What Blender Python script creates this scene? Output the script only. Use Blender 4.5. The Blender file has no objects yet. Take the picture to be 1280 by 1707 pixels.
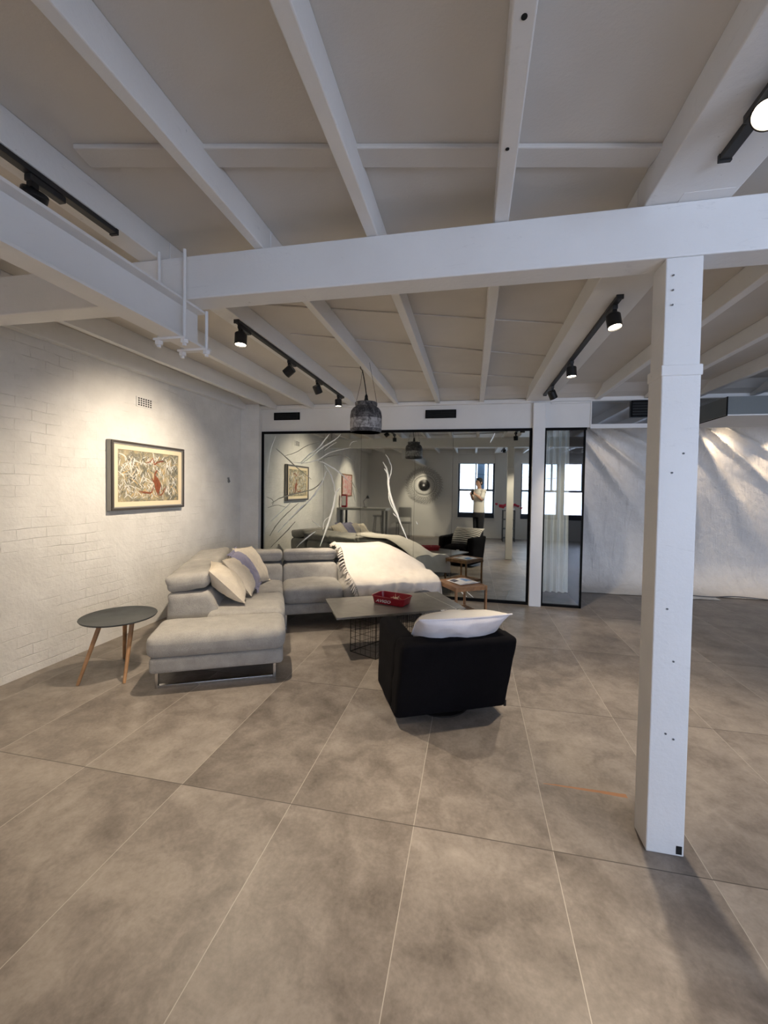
import bpy, bmesh, math, random
from math import sin, cos, pi, radians, sqrt
from mathutils import Vector, Matrix
random.seed(7)
SC = bpy.context.scene
COL = SC.collection

# ------------------------------------------------------------------ camera
F, YAW, PITCH, ROLL, CAMH, CX, CY = 688.343, 0.201417, 0.027906, 0.01567, 1.5347, 645.744, 834.202
f0 = Vector((-sin(YAW), cos(YAW), 0)); r0 = Vector((cos(YAW), sin(YAW), 0)); u0 = Vector((0, 0, 1))
fw = f0*cos(PITCH) - u0*sin(PITCH); up = u0*cos(PITCH) + f0*sin(PITCH)
rt = r0*cos(ROLL) + up*sin(ROLL); up = up*cos(ROLL) - r0*sin(ROLL)
cd = bpy.data.cameras.new('camera'); cam = bpy.data.objects.new('camera', cd); COL.objects.link(cam)
M3 = Matrix((rt, up, -fw)).transposed()
cam.matrix_world = Matrix.Translation((0, 0, CAMH)) @ M3.to_4x4()
cd.sensor_fit = 'VERTICAL'; cd.sensor_height = 36.0; cd.sensor_width = 36.0*1280/1707
cd.lens = 36.0*F/1707
cd.shift_x = (640-CX)/1707; cd.shift_y = (CY-853.5)/1707
cd.clip_start = 0.02; cd.clip_end = 200
SC.camera = cam

# ------------------------------------------------------------------ light and exposure
SC.view_settings.view_transform = 'Standard'; SC.view_settings.look = 'None'
SC.view_settings.gamma = 1.0; SC.view_settings.use_curve_mapping = False
SC.view_settings.exposure = 0.55
SC.cycles.use_denoising = True
SC.cycles.max_bounces = 8; SC.cycles.diffuse_bounces = 5; SC.cycles.glossy_bounces = 4
SC.cycles.transparent_max_bounces = 8; SC.cycles.transmission_bounces = 4
SC.cycles.sample_clamp_indirect = 6.0
W = bpy.data.worlds.new('sky'); SC.world = W; W.use_nodes = True
wbg = W.node_tree.nodes['Background']
wbg.inputs[0].default_value = (0.62, 0.76, 1.0, 1); wbg.inputs[1].default_value = 1.2

YM, XL, YB, XR, YE = 5.81, -3.458, -2.0, 6.6, 7.75     # mirror wall, left wall, window wall, right wall, studio end
ZC = 2.86
SPOT = 100.0          # watts of one track spot
DAY = 30.0           # watts of daylight through one window
WARM = (1.0, 0.84, 0.64)
COOL = (0.72, 0.79, 1.0)
WINS = [(-0.45, 0.71), (1.51, 2.66), (2.78, 3.95), (4.6, 5.8)]
WZ0, WZ1 = 0.645, 2.42
for k, (xa, xb) in enumerate(WINS):
    ld = bpy.data.lights.new('window_daylight', 'AREA'); ld.shape = 'RECTANGLE'
    ld.size = xb-xa+.3; ld.size_y = WZ1-WZ0+.3; ld.energy = DAY*(.8, 1.6, 4.0, 6.0)[k]; ld.color = COOL
    lo = bpy.data.objects.new('window_daylight', ld); COL.objects.link(lo)
    lo.location = ((xa+xb)/2, YB-.62, (WZ0+WZ1)/2+.05); lo.rotation_euler = (radians(90), 0, 0)
    lo.rotation_euler = Vector((0, -1, 0)).to_track_quat('Z', 'Y').to_euler()

# ------------------------------------------------------------------ materials
MATS = {}
class NT:
    def __init__(s, name):
        s.m = bpy.data.materials.new(name); s.m.use_nodes = True
        s.t = s.m.node_tree; s.b = s.t.nodes['Principled BSDF']; s.out = s.t.nodes['Material Output']
        MATS[name] = s.m
    def n(s, typ, **kw):
        nd = s.t.nodes.new(typ)
        for k, v in kw.items():
            if k.startswith('i_'):
                key = k[2:]
                key = int(key) if key.isdigit() else key.replace('_', ' ')
                nd.inputs[key].default_value = v
            else: setattr(nd, k, v)
        return nd
    def l(s, a, b): s.t.links.new(a, b)
    def math(s, op, a, b=None, c=None):
        nd = s.n('ShaderNodeMath', operation=op)
        for i, v in enumerate((a, b, c)):
            if v is None: continue
            if isinstance(v, (int, float)): nd.inputs[i].default_value = v
            else: s.l(v, nd.inputs[i])
        return nd.outputs[0]
    def ramp(s, fac, stops, interp='LINEAR'):
        nd = s.n('ShaderNodeValToRGB'); e = nd.color_ramp.elements; nd.color_ramp.interpolation = interp
        while len(e) < len(stops): e.new(0.5)
        for el, (p, c) in zip(e, stops):
            el.position = p; el.color = (*c, 1) if len(c) == 3 else c
        s.l(fac, nd.inputs[0]); return nd.outputs[0]
    def mix(s, fac, a, b, mode='MIX'):
        nd = s.n('ShaderNodeMix', data_type='RGBA', blend_type=mode)
        for i, v in ((0, fac), (6, a), (7, b)):
            if isinstance(v, (int, float)): nd.inputs[i].default_value = v
            elif isinstance(v, tuple): nd.inputs[i].default_value = (*v, 1) if len(v) == 3 else v
            else: s.l(v, nd.inputs[i])
        return nd.outputs[2]
    def pos(s, world=False):
        if world: return s.n('ShaderNodeNewGeometry').outputs['Position']
        return s.n('ShaderNodeTexCoord').outputs['Object']
    def noise(s, vec, scale, detail=4, rough=.55, dist=0, out=0):
        nd = s.n('ShaderNodeTexNoise'); s.l(vec, nd.inputs['Vector'])
        nd.inputs['Scale'].default_value = scale; nd.inputs['Detail'].default_value = detail
        nd.inputs['Roughness'].default_value = rough; nd.inputs['Distortion'].default_value = dist
        return nd.outputs[out]
    def bump(s, h, strength=.3, dist=.01):
        nd = s.n('ShaderNodeBump'); nd.inputs['Strength'].default_value = strength; nd.inputs['Distance'].default_value = dist
        s.l(h, nd.inputs['Height']); s.l(nd.outputs[0], s.b.inputs['Normal']); return nd
    def set(s, **kw):
        for k, v in kw.items():
            key = k.replace('_', ' ')
            if isinstance(v, tuple) and len(v) == 3: v = (*v, 1)
            s.b.inputs[key].default_value = v
        return s
    def base(s, c): s.l(c, s.b.inputs['Base Color'])

def simple(name, col, rough=.6, metal=0., noise=0, nscale=20, bump=0, bscale=80, bdist=.003, **kw):
    t = NT(name).set(Base_Color=col, Roughness=rough, Metallic=metal, **kw)
    if noise:
        c2 = tuple(max(0, c*(1-noise)) for c in col); c1 = tuple(min(1, c*(1+noise*.5)) for c in col)
        t.base(t.ramp(t.noise(t.pos(), nscale, 5), [(.3, c2), (.7, c1)]))
    if bump: t.bump(t.noise(t.pos(), bscale, 4), bump, bdist)
    return t.m

# floor: large concrete-look porcelain tiles 0.6 x 1.2 m
t = NT('floor_tile'); P = t.pos(True)
sep = t.n('ShaderNodeSeparateXYZ'); t.l(P, sep.inputs[0])
fx = t.math('DIVIDE', t.math('ADD', sep.outputs[0], .2284+60*.6), .6); fy = t.math('DIVIDE', t.math('ADD', sep.outputs[1], -1.8326+24.0), 1.2)
ix = t.math('FLOOR', fx); iy = t.math('FLOOR', fy)
dx = t.math('MULTIPLY', t.math('ABSOLUTE', t.math('SUBTRACT', t.math('FRACT', t.math('ADD', fx, .5)), .5)), .6)
dy = t.math('MULTIPLY', t.math('ABSOLUTE', t.math('SUBTRACT', t.math('FRACT', t.math('ADD', fy, .5)), .5)), 1.2)
gx = t.math('LESS_THAN', dx, .0016); gy = t.math('LESS_THAN', dy, .0025)
cmb = t.n('ShaderNodeCombineXYZ'); t.l(ix, cmb.inputs[0]); t.l(iy, cmb.inputs[1])
wn = t.n('ShaderNodeTexWhiteNoise', noise_dimensions='3D'); t.l(cmb.outputs[0], wn.inputs['Vector'])
off = t.n('ShaderNodeVectorMath', operation='MULTIPLY_ADD'); t.l(wn.outputs['Color'], off.inputs[0])
off.inputs[1].default_value = (7, 7, 7); t.l(P, off.inputs[2])
n1 = t.noise(off.outputs[0], 1.9, 6, .62, .4); n2 = t.noise(off.outputs[0], 7.0, 5, .65, .6); n3 = t.noise(off.outputs[0], 60, 3, .6)
fac = t.math('ADD', t.math('ADD', t.math('MULTIPLY', n1, .50), t.math('MULTIPLY', n2, .36)), t.math('MULTIPLY', n3, .14))
fac = t.math('ADD', fac, t.math('MULTIPLY', t.math('SUBTRACT', wn.outputs['Value'], .5), .05))
c = t.ramp(fac, [(.34, (.115, .096, .081)), (.45, (.188, .160, .137)), (.54, (.255, .221, .191)), (.66, (.340, .298, .258))])
# a rust coloured stain by the pillar
sx = t.math('MULTIPLY', t.math('MULTIPLY', t.math('GREATER_THAN', sep.outputs[0], .40), t.math('LESS_THAN', sep.outputs[0], .80)),
            t.math('LESS_THAN', t.math('ABSOLUTE', t.math('SUBTRACT', t.math('ADD', sep.outputs[1], t.math('MULTIPLY', n2, .02)), 2.265)), t.math('MULTIPLY', t.math('SUBTRACT', sep.outputs[0], .30), .028)))
c = t.mix(t.math('MULTIPLY', sx, .8), c, (.36, .155, .06))
c = t.mix(gx, c, (.40, .36, .31)); c = t.mix(gy, c, (.085, .072, .062))
t.base(c)
rg = t.math('ADD', t.math('MULTIPLY', n2, .22), .34); t.l(rg, t.b.inputs['Roughness'])
t.b.inputs['Specular IOR Level'].default_value = .38
t.bump(t.math('SUBTRACT', t.math('MULTIPLY', n2, .2), t.math('MAXIMUM', gx, gy)), .25, .002)

# painted brick
t = NT('painted_brick'); P = t.pos(True); sep = t.n('ShaderNodeSeparateXYZ'); t.l(P, sep.inputs[0])
cmb = t.n('ShaderNodeCombineXYZ'); t.l(sep.outputs[1], cmb.inputs[0]); t.l(sep.outputs[2], cmb.inputs[1])
dn = t.n('ShaderNodeTexNoise'); t.l(P, dn.inputs['Vector']); dn.inputs['Scale'].default_value = 2.2; dn.inputs['Detail'].default_value = 3
wv = t.n('ShaderNodeVectorMath', operation='MULTIPLY_ADD'); t.l(dn.outputs['Color'], wv.inputs[0]); wv.inputs[1].default_value = (.06, .05, .0); t.l(cmb.outputs[0], wv.inputs[2])
br = t.n('ShaderNodeTexBrick'); t.l(wv.outputs[0], br.inputs['Vector'])
br.inputs['Scale'].default_value = 1; br.inputs['Brick Width'].default_value = .235; br.inputs['Row Height'].default_value = .0855
br.inputs['Mortar Size'].default_value = .0045; br.inputs['Mortar Smooth'].default_value = 1.0; br.inputs['Bias'].default_value = 0
nn = t.noise(P, 26, 5, .6); nl = t.noise(P, 4.0, 4, .6)
keep = t.ramp(t.noise(P, 3.3, 4, .7), [(.46, (0, 0, 0)), (.70, (1, 1, 1))])
mort = t.math('MULTIPLY', br.outputs['Fac'], t.math('ADD', t.math('MULTIPLY', keep, .95), .05))
h = t.math('ADD', t.math('MULTIPLY', t.math('SUBTRACT', 1.0, mort), .55), t.math('ADD', t.math('MULTIPLY', nn, .55), t.math('MULTIPLY', nl, 1.2)))
t.bump(h, .75, .014)
chip = t.ramp(t.noise(P, 11, 6, .75, .6), [(.705, (0, 0, 0)), (.73, (1, 1, 1))])
c = t.mix(t.math('MULTIPLY', chip, .35), t.ramp(nl, [(.35, (.70, .685, .655)), (.65, (.78, .765, .735))]), (.36, .34, .31))
t.base(c); t.set(Roughness=.62)

def paint(name, col, scuff=.0, bump=.25):
    t = NT(name); P = t.pos(True)
    nl = t.noise(P, 3.5, 5, .6); nf = t.noise(P, 45, 4, .6)
    c = t.ramp(nl, [(.3, tuple(x*.95 for x in col)), (.7, col)])
    if scuff:
        mp = t.n('ShaderNodeMapping'); mp.inputs['Scale'].default_value = (3.0, 3.0, 14.0); t.l(P, mp.inputs[0])
        sc = t.ramp(t.noise(mp.outputs[0], 1.5, 7, .8, 1.2), [(.60, (0, 0, 0)), (.78, (1, 1, 1))])
        dot = t.ramp(t.noise(P, 38, 2, .5), [(.765, (0, 0, 0)), (.785, (1, 1, 1))])
        c = t.mix(t.math('MULTIPLY', t.math('MAXIMUM', sc, dot), scuff), c, (.25, .24, .25))
    t.base(c); t.set(Roughness=.55)
    t.bump(t.math('ADD', nf, t.math('MULTIPLY', nl, 1.5)), bump, .006)
    return t.m
paint('white_timber', (.76, .755, .745), .35)
paint('white_plaster', (.74, .73, .71), 0, .12)
paint('white_steel', (.77, .765, .76), .08, .1)
# ceiling sheets, softly wavy
t = NT('ceiling_sheet'); P = t.pos(True)
wvn = t.noise(P, 1.3, 3, .5); c = t.ramp(wvn, [(.3, (.585, .555, .515)), (.7, (.655, .622, .578))]); t.base(c); t.set(Roughness=.7)
t.bump(t.math('ADD', t.math('MULTIPLY', wvn, 6.0), t.math('MULTIPLY', t.noise(P, 90, 3), .1)), .25, .03)

def fabric(name, c1, c2, scale=260, bump=.5, rough=.95, sheen=.2):
    t = NT(name); P = t.pos()
    n = t.noise(P, scale, 3, .7); nl = t.noise(P, 9, 4, .6)
    t.base(t.ramp(t.math('ADD', t.math('MULTIPLY', n, .65), t.math('MULTIPLY', nl, .35)), [(.36, c1), (.62, c2)]))
    t.set(Roughness=rough); t.b.inputs['Sheen Weight'].default_value = sheen; t.b.inputs['Specular IOR Level'].default_value = .15
    t.bump(t.math('ADD', n, t.math('MULTIPLY', nl, 4.0)), bump, .003); return t.m
fabric('sofa_grey', (.27, .257, .236), (.46, .438, .402))
fabric('throw_cream', (.66, .60, .53), (.80, .745, .675), 320, .35)
fabric('cushion_cream', (.58, .50, .39), (.76, .68, .55), 240, .5)
fabric('cushion_lilac', (.20, .19, .28), (.36, .34, .45), 240, .5)
fabric('velvet_black', (.0022, .002, .003), (.005, .0045, .006), 200, .3, 1.0, 0)
fabric('cushion_white', (.66, .63, .66), (.80, .77, .79), 300, .25)
fabric('curtain_white', (.66, .66, .62), (.80, .80, .76), 300, .2)
t = NT('cushion_stripe'); P = t.pos(); sep = t.n('ShaderNodeSeparateXYZ'); t.l(P, sep.inputs[0])
st = t.math('MULTIPLY', t.math('GREATER_THAN', t.math('FRACT', t.math('MULTIPLY', sep.outputs[1], 24.0)), .62), t.math('LESS_THAN', sep.outputs[1], .165))
t.base(t.mix(st, (.78, .75, .70), (.035, .033, .035))); t.set(Roughness=.95)
# backdrop cloth: calico with creases
t = NT('backdrop_calico'); P = t.pos(True)
mp = t.n('ShaderNodeMapping'); mp.inputs['Rotation'].default_value = (0, radians(28), 0); mp.inputs['Scale'].default_value = (5.5, 3, 1.0); t.l(P, mp.inputs[0])
a = t.noise(mp.outputs[0], 1.6, 5, .6, .8); b = t.noise(P, 7, 6, .7, .5); f_ = t.noise(P, 42, 4, .6)
t.base(t.ramp(b, [(.3, (.77, .75, .725)), (.7, (.86, .845, .82))])); t.set(Roughness=.9)
t.bump(t.math('ADD', t.math('MULTIPLY', a, 2.0), t.math('ADD', t.math('MULTIPLY', b, 1.3), t.math('MULTIPLY', f_, .25))), .85, .022)

simple('black_metal', (.012, .012, .013), .38, .3)
simple('black_track', (.016, .016, .017), .5)
simple('black_frame', (.004, .004, .0045), .75, Specular_IOR_Level=.12)
simple('chrome', (.62, .61, .59), .22, 1.0)
simple('dark_wire', (.05, .045, .04), .45, .8)
simple('oak', (.29, .155, .075), .45, noise=.35, nscale=18, bump=.1)
simple('beech', (.45, .25, .12), .45, noise=.3, nscale=14)
simple('slate_top', (.050, .056, .058), .5, noise=.35, nscale=9, bump=.15, bscale=60)
simple('black_hole', (.004, .004, .004), .9)
simple('paper_white', (.80, .80, .82), .6)
simple('paper_blue', (.20, .36, .66), .6, noise=.5, nscale=22)
simple('paper_dark', (.07, .07, .10), .6)
simple('red_enamel', (.30, .010, .022), .32)
simple('lettering_white', (.85, .83, .83), .5)
simple('straw', (.70, .55, .38), .8)
simple('mat_cream', (.78, .66, .47), .8)
simple('frame_dark', (.055, .045, .038), .45)
simple('frame_silver', (.30, .29, .27), .45, .3)
simple('paint_white', (.70, .69, .64), .6)
simple('paint_rust', (.25, .075, .03), .6, noise=.35, nscale=60)
simple('paint_rust_dark', (.13, .035, .018), .6)
simple('paint_ochre', (.60, .40, .16), .6)
simple('paint_charcoal', (.06, .06, .055), .6)
simple('window_frame_navy', (.014, .022, .040), .45)
simple('grey_laminate', (.34, .345, .33), .5)
simple('dark_grey', (.10, .105, .11), .6)
simple('ash_grey', (.22, .22, .22), .7)
simple('skin', (.50, .30, .22), .5)
simple('hair_dark', (.012, .010, .010), .6, bump=.5, bscale=200)
simple('shirt_white', (.74, .72, .68), .9, bump=.3, bscale=40, bdist=.01)
simple('trouser_dark', (.020, .022, .030), .9, bump=.3, bscale=40, bdist=.01)
simple('shoe_dark', (.02, .02, .02), .6)
simple('red_petal', (.55, .02, .06), .6)
simple('bulkhead_grey', (.15, .165, .165), .3)
simple('facade', (.75, .80, .84), .8)
simple('shutter_blue', (.25, .38, .55), .6)
t = NT('stone_top'); P = t.pos(); n = t.noise(P, 5, 6, .65, .8)
c = t.ramp(n, [(.3, (.125, .120, .108)), (.7, (.215, .207, .190))]); 
sep = t.n('ShaderNodeSeparateXYZ'); t.l(P, sep.inputs[0])
vn = t.math('ABSOLUTE', t.math('SUBTRACT', t.math('ADD', t.math('ADD', sep.outputs[0], t.math('MULTIPLY', sep.outputs[1], .12)), t.math('MULTIPLY', n, .04)), .50))
c = t.mix(t.math('LESS_THAN', vn, .004), c, (.52, .50, .46)); t.base(c); t.set(Roughness=.28)
t = NT('jar_plaster'); P = t.pos(); n = t.noise(P, 14, 8, .75, 1.2); n2 = t.noise(P, 40, 4, .7)
sep = t.n('ShaderNodeSeparateXYZ'); t.l(P, sep.inputs[0])
band = t.math('MULTIPLY', t.math('LESS_THAN', t.math('ABSOLUTE', t.math('SUBTRACT', sep.outputs[2], .085)), .05), .12)
c = t.ramp(t.math('ADD', t.math('ADD', t.math('MULTIPLY', n, .75), t.math('MULTIPLY', n2, .25)), band), [(.42, (.025, .024, .026)), (.56, (.16, .155, .155)), (.68, (.46, .45, .45))])
t.base(c); t.set(Roughness=.8); t.bump(n, .8, .01)
t = NT('painting_ground'); P = t.pos()
n = t.noise(P, 9, 6, .7, 1.0); n2 = t.noise(P, 34, 6, .7, 1.4)
c = t.ramp(n, [(.30, (.09, .09, .075)), (.45, (.21, .195, .14)), (.56, (.36, .30, .18)), (.70, (.52, .40, .22))])
c = t.mix(t.ramp(n2, [(.54, (0, 0, 0)), (.66, (.8, .8, .8))]), c, (.50, .49, .43)); t.base(c); t.set(Roughness=.6); t.bump(n2, .5, .004)
t = NT('painting_pink'); P = t.pos(); n = t.noise(P, 11, 5, .7, 1.0)
t.base(t.ramp(n, [(.40, (.62, .57, .52)), (.52, (.66, .40, .38)), (.60, (.60, .10, .14)), (.72, (.75, .66, .60))])); t.set(Roughness=.6)
# reflective film on the partition glass
def mirror(name, col, rough):
    t = NT(name).set(Base_Color=col, Metallic=1.0, Roughness=rough)
    n = t.noise(t.pos(True), .9, 2, .5); t.bump(n, .012, .02); return t.m
mirror('mirror_film', (.60, .63, .595), .012)
mirror('mirror_film_soft', (.58, .61, .58), .03)
simple('film_crease', (.86, .88, .84), .3, .15)  # near-white base colour paints the bright highlights along the creases
simple('film_crease_dark', (.30, .31, .28), .3, .7)  # darker copy, for creases drawn without the painted highlight
def glass(name, tint, refl):
    t = NT(name); t.t.nodes.remove(t.b)
    tr = t.n('ShaderNodeBsdfTransparent'); tr.inputs[0].default_value = (*tint, 1)
    gl = t.n('ShaderNodeBsdfGlossy'); gl.inputs['Color'].default_value = (.95, .97, 1, 1); gl.inputs['Roughness'].default_value = .01
    mx = t.n('ShaderNodeMixShader'); mx.inputs[0].default_value = refl
    t.l(tr.outputs[0], mx.inputs[1]); t.l(gl.outputs[0], mx.inputs[2]); t.l(mx.outputs[0], t.out.inputs[0]); return t.m
glass('smoked_glass', (.90, .92, .92), .11)
glass('clear_glass', (.93, .96, .98), .05)
glass('transom_glass', (.66, .70, .74), .22)
t = NT('lamp_glow'); t.set(Base_Color=(1, .9, .75), Emission_Color=(1.0, .86, .66)); t.b.inputs['Emission Strength'].default_value = 14
MM = MATS

# ------------------------------------------------------------------ mesh helpers
class M:
    def __init__(s): s.v = []; s.f = []
    def add(s, vs, fs):
        o = len(s.v); s.v += [tuple(v) for v in vs]; s.f += [tuple(i+o for i in f) for f in fs]; return s
    def box(s, x0, x1, y0, y1, z0, z1):
        return s.add([(x0, y0, z0), (x1, y0, z0), (x1, y1, z0), (x0, y1, z0), (x0, y0, z1), (x1, y0, z1), (x1, y1, z1), (x0, y1, z1)],
                     [(3, 2, 1, 0), (4, 5, 6, 7), (0, 1, 5, 4), (1, 2, 6, 5), (2, 3, 7, 6), (3, 0, 4, 7)])
    def obox(s, c, hx, hy, hz, rot):
        c = Vector(c); vs = [c + rot @ Vector((a*hx, b*hy, d*hz)) for d in (-1, 1) for (a, b) in ((-1, -1), (1, -1), (1, 1), (-1, 1))]
        return s.add(vs, [(3, 2, 1, 0), (4, 5, 6, 7), (0, 1, 5, 4), (1, 2, 6, 5), (2, 3, 7, 6), (3, 0, 4, 7)])
    def tube(s, pts, r, seg=8, cap=True, flat=None):
        pts = [Vector(p) for p in pts]; n = len(pts); rs = r if isinstance(r, (list, tuple)) else [r]*n
        vs = []; prev = None
        for i, p in enumerate(pts):
            d = (pts[min(i+1, n-1)] - pts[max(i-1, 0)]).normalized()
            if prev is None:
                a = Vector((0, 0, 1)) if abs(d.z) < .9 else Vector((1, 0, 0)); x = d.cross(a).normalized()
            else: x = (prev - d*prev.dot(d)).normalized()
            prev = x; y = d.cross(x)
            for k in range(seg):
                A = 2*pi*k/seg; o = x*cos(A)*rs[i] + y*sin(A)*rs[i]
                if flat is not None: o = o - Vector(flat)*o.dot(Vector(flat))*.7
                vs.append(p+o)
        fs = [(i*seg+k, i*seg+(k+1) % seg, (i+1)*seg+(k+1) % seg, (i+1)*seg+k) for i in range(n-1) for k in range(seg)]
        if cap: fs += [tuple(range(seg))[::-1], tuple((n-1)*seg+k for k in range(seg))]
        return s.add(vs, fs)
    def lathe(s, prof, seg=32, c=(0, 0, 0), rot=None):
        vs = []; n = len(prof)
        for r, z in prof:
            for k in range(seg):
                A = 2*pi*k/seg; p = Vector((r*cos(A), r*sin(A), z))
                if rot: p = rot @ p
                vs.append(p + Vector(c))
        fs = [(i*seg+k, i*seg+(k+1) % seg, (i+1)*seg+(k+1) % seg, (i+1)*seg+k) for i in range(n-1) for k in range(seg)]
        if prof[0][0] > 1e-6: fs.append(tuple(range(seg))[::-1])
        if prof[-1][0] > 1e-6: fs.append(tuple((n-1)*seg+k for k in range(seg)))
        return s.add(vs, fs)
    def grid(s, fn, nu, nv):
        vs = [fn(i/nu, j/nv) for j in range(nv+1) for i in range(nu+1)]
        return s.add(vs, [(j*(nu+1)+i, j*(nu+1)+i+1, (j+1)*(nu+1)+i+1, (j+1)*(nu+1)+i) for j in range(nv) for i in range(nu)])
    def poly(s, pts, d):                      # flat polygon extruded by vector d
        n = len(pts); pts = [Vector(p) for p in pts]; d = Vector(d)
        return s.add(pts + [p+d for p in pts], [tuple(range(n))[::-1], tuple(range(n, 2*n))] + [(i, (i+1) % n, n+(i+1) % n, n+i) for i in range(n)])
    def rbox(s, x0, x1, y0, y1, z0, z1, r, n=10, fn=None):   # soft rounded block
        c = Vector(((x0+x1)/2, (y0+y1)/2, (z0+z1)/2)); h = Vector(((x1-x0)/2, (y1-y0)/2, (z1-z0)/2))
        r = min(r, min(h)*.98)
        bm = bmesh.new(); bmesh.ops.create_cube(bm, size=2)
        bmesh.ops.subdivide_edges(bm, edges=bm.edges, cuts=n, use_grid_fill=True)
        def warp(t_, hh):                     # put more loops in the rounded part
            return t_
        vs = []
        for v in bm.verts:
            q = []
            for k in range(3):
                tt = v.co[k]; hk = h[k]; e = 1 - 4.0/(n+1)
                if abs(tt) <= e: q.append(tt/e*(hk-r))
                else: q.append(math.copysign((hk-r) + (abs(tt)-e)/(1-e)*r, tt))
            p = Vector(q); inn = Vector([max(-(h[k]-r), min(h[k]-r, p[k])) for k in range(3)])
            d = p - inn
            if d.length > 1e-9:
                m_ = max(abs(x) for x in d); p = inn + d.normalized()*m_
            p = p + c
            if fn: p = Vector(fn(p, (p-c).x/h.x, (p-c).y/h.y, (p-c).z/h.z))
            vs.append(p)
        bm.verts.index_update(); fs = [tuple(v.index for v in f.verts) for f in bm.faces]; bm.free()
        return s.add(vs, fs)
    def xf(s, mat):
        s.v = [tuple(mat @ Vector(v)) for v in s.v]; return s

def obj(name, m, mat, parent=None, smooth=None, bevel=0, subsurf=0, loc=None):
    me = bpy.data.meshes.new(name); me.from_pydata(m.v, [], m.f); me.validate(); me.update()
    bm = bmesh.new(); bm.from_mesh(me); bmesh.ops.recalc_face_normals(bm, faces=bm.faces); bm.to_mesh(me); bm.free()
    o = bpy.data.objects.new(name, me); COL.objects.link(o)
    me.materials.append(MM[mat])
    if smooth is not None:
        for p in me.polygons: p.use_smooth = True
        me.set_sharp_from_angle(angle=radians(smooth))
    if bevel:
        b = o.modifiers.new('bevel', 'BEVEL'); b.width = bevel; b.segments = 2; b.limit_method = 'ANGLE'
    if subsurf:
        b = o.modifiers.new('sub', 'SUBSURF'); b.levels = subsurf; b.render_levels = subsurf
    if parent: o.parent = parent
    if loc is not None: o.location = loc
    return o
def tag(o, label, cat, group=None):
    o['label'] = label; o['category'] = cat
    if group: o['group'] = group
    return o
def thing(name, label, cat, loc=(0, 0, 0), rz=0, group=None):
    o = bpy.data.objects.new(name, None); COL.objects.link(o); o.location = loc; o.rotation_euler = (0, 0, rz)
    o.empty_display_size = .1
    return tag(o, label, cat, group)
def struct(name, m, mat, parent=None, **kw):
    o = obj(name, m, mat, parent, **kw)
    if not parent: o['kind'] = 'structure'
    return o
def smooth_noise(x, y, s=0):
    return (sin(x*1.7+s)*cos(y*2.3-s*1.3)+.6*sin(x*3.9-y*2.7+s*2.1)+.35*cos(x*7.1+y*5.3+s*.7))/1.95
def catmull(pts, n=6):
    pts = [Vector(p) for p in pts]; P_ = [pts[0]*2-pts[1]]+pts+[pts[-1]*2-pts[-2]]; out = []
    for i in range(1, len(P_)-2):
        for k in range(n):
            u = k/n; a, b, c, d = P_[i-1:i+3]
            out.append(.5*((2*b)+(c-a)*u+(2*a-5*b+4*c-d)*u*u+(3*b-a-3*c+d)*u**3))
    return out+[pts[-1]]

# ------------------------------------------------------------------ the room shell
struct('floor', M().box(XL-.3, XR+.3, YB-.3, YE+.4, -.2, 0), 'floor_tile')
struct('ceiling', M().box(XL-.3, XR+.3, YB-.3, YE+.4, ZC, ZC+.2), 'ceiling_sheet')
struct('wall_left', M().box(XL-.25, XL, YB-.3, YM+.3, 0, ZC), 'painted_brick')
struct('wall_right', M().box(XR, XR+.25, YB-.3, YE+.4, 0, ZC), 'white_plaster')
# window wall behind the photographer, with openings
m = M(); xs = [XL-.25]; 
for a, b in WINS: xs += [a, b]
xs.append(XR+.25)
for i in range(0, len(xs), 2): m.box(xs[i], xs[i+1], YB-.3, YB, 0, ZC)
for a, b in WINS:
    m.box(a, b, YB-.3, YB, 0, WZ0); m.box(a, b, YB-.3, YB, WZ1+.30, ZC)
    m.box(a, b, YB-.3, YB-.07, WZ1, WZ1+.30)
struct('wall_back', m, 'white_plaster')
for k, (a, b) in enumerate(WINS):
    y0, y1 = YB-.22, YB-.15; w = b-a
    m = M()
    m.box(a, a+.055, y0, y1, WZ0, WZ1); m.box(b-.055, b, y0, y1, WZ0, WZ1)
    m.box(a+.055, b-.055, y0, y1, WZ1-.03, WZ1); m.box(a+.055, b-.055, y0, y1, WZ0, WZ0+.16)
    m.box(a+.055, b-.055, y0-.01, y1+.01, 1.51, 1.57)
    m.box(a+.47*w, a+.50*w, y0, y1, 1.57, WZ1-.03); m.box(a+.80*w, a+.835*w, y0, y1, 1.57, WZ1-.03)
    o = struct('window_%d' % (k+1), m, 'window_frame_navy')
    struct('pane', M().box(a+.055, b-.055, YB-.19, YB-.184, WZ0+.16, WZ1-.03), 'clear_glass', o)
    struct('sill', M().box(a, b, YB-.15, YB+.03, WZ0-.03, WZ0), 'white_plaster', o)
    struct('roller_blind', M().box(a+.02, b-.02, YB-.14, YB-.12, WZ1-.02, WZ1+.28), 'white_plaster', o)
# across the lane, seen through the first window: cable and shuttered opening
tag(obj('cable', M().tube([(XL, YB-.45, 2.18), (-.4, YB-.45, 2.14), (.7, YB-.45, 2.02), (2.5, YB-.45, 1.95), (6, YB-.45, 2.1)], .006, 6), 'dark_grey'),
    'thin dark cable strung outside across the window behind the photographer', 'cable')
m = M().box(.17, .40, YB-.56, YB-.53, .3, 3.2)
for k in range(12): m.box(.18, .39, YB-.53, YB-.522, .9+k*.16, .9+k*.16+.10)
tag(obj('shutter', m, 'shutter_blue'), 'blue louvred shutter strip outside the window the photographer stands before', 'shutter')

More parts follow.
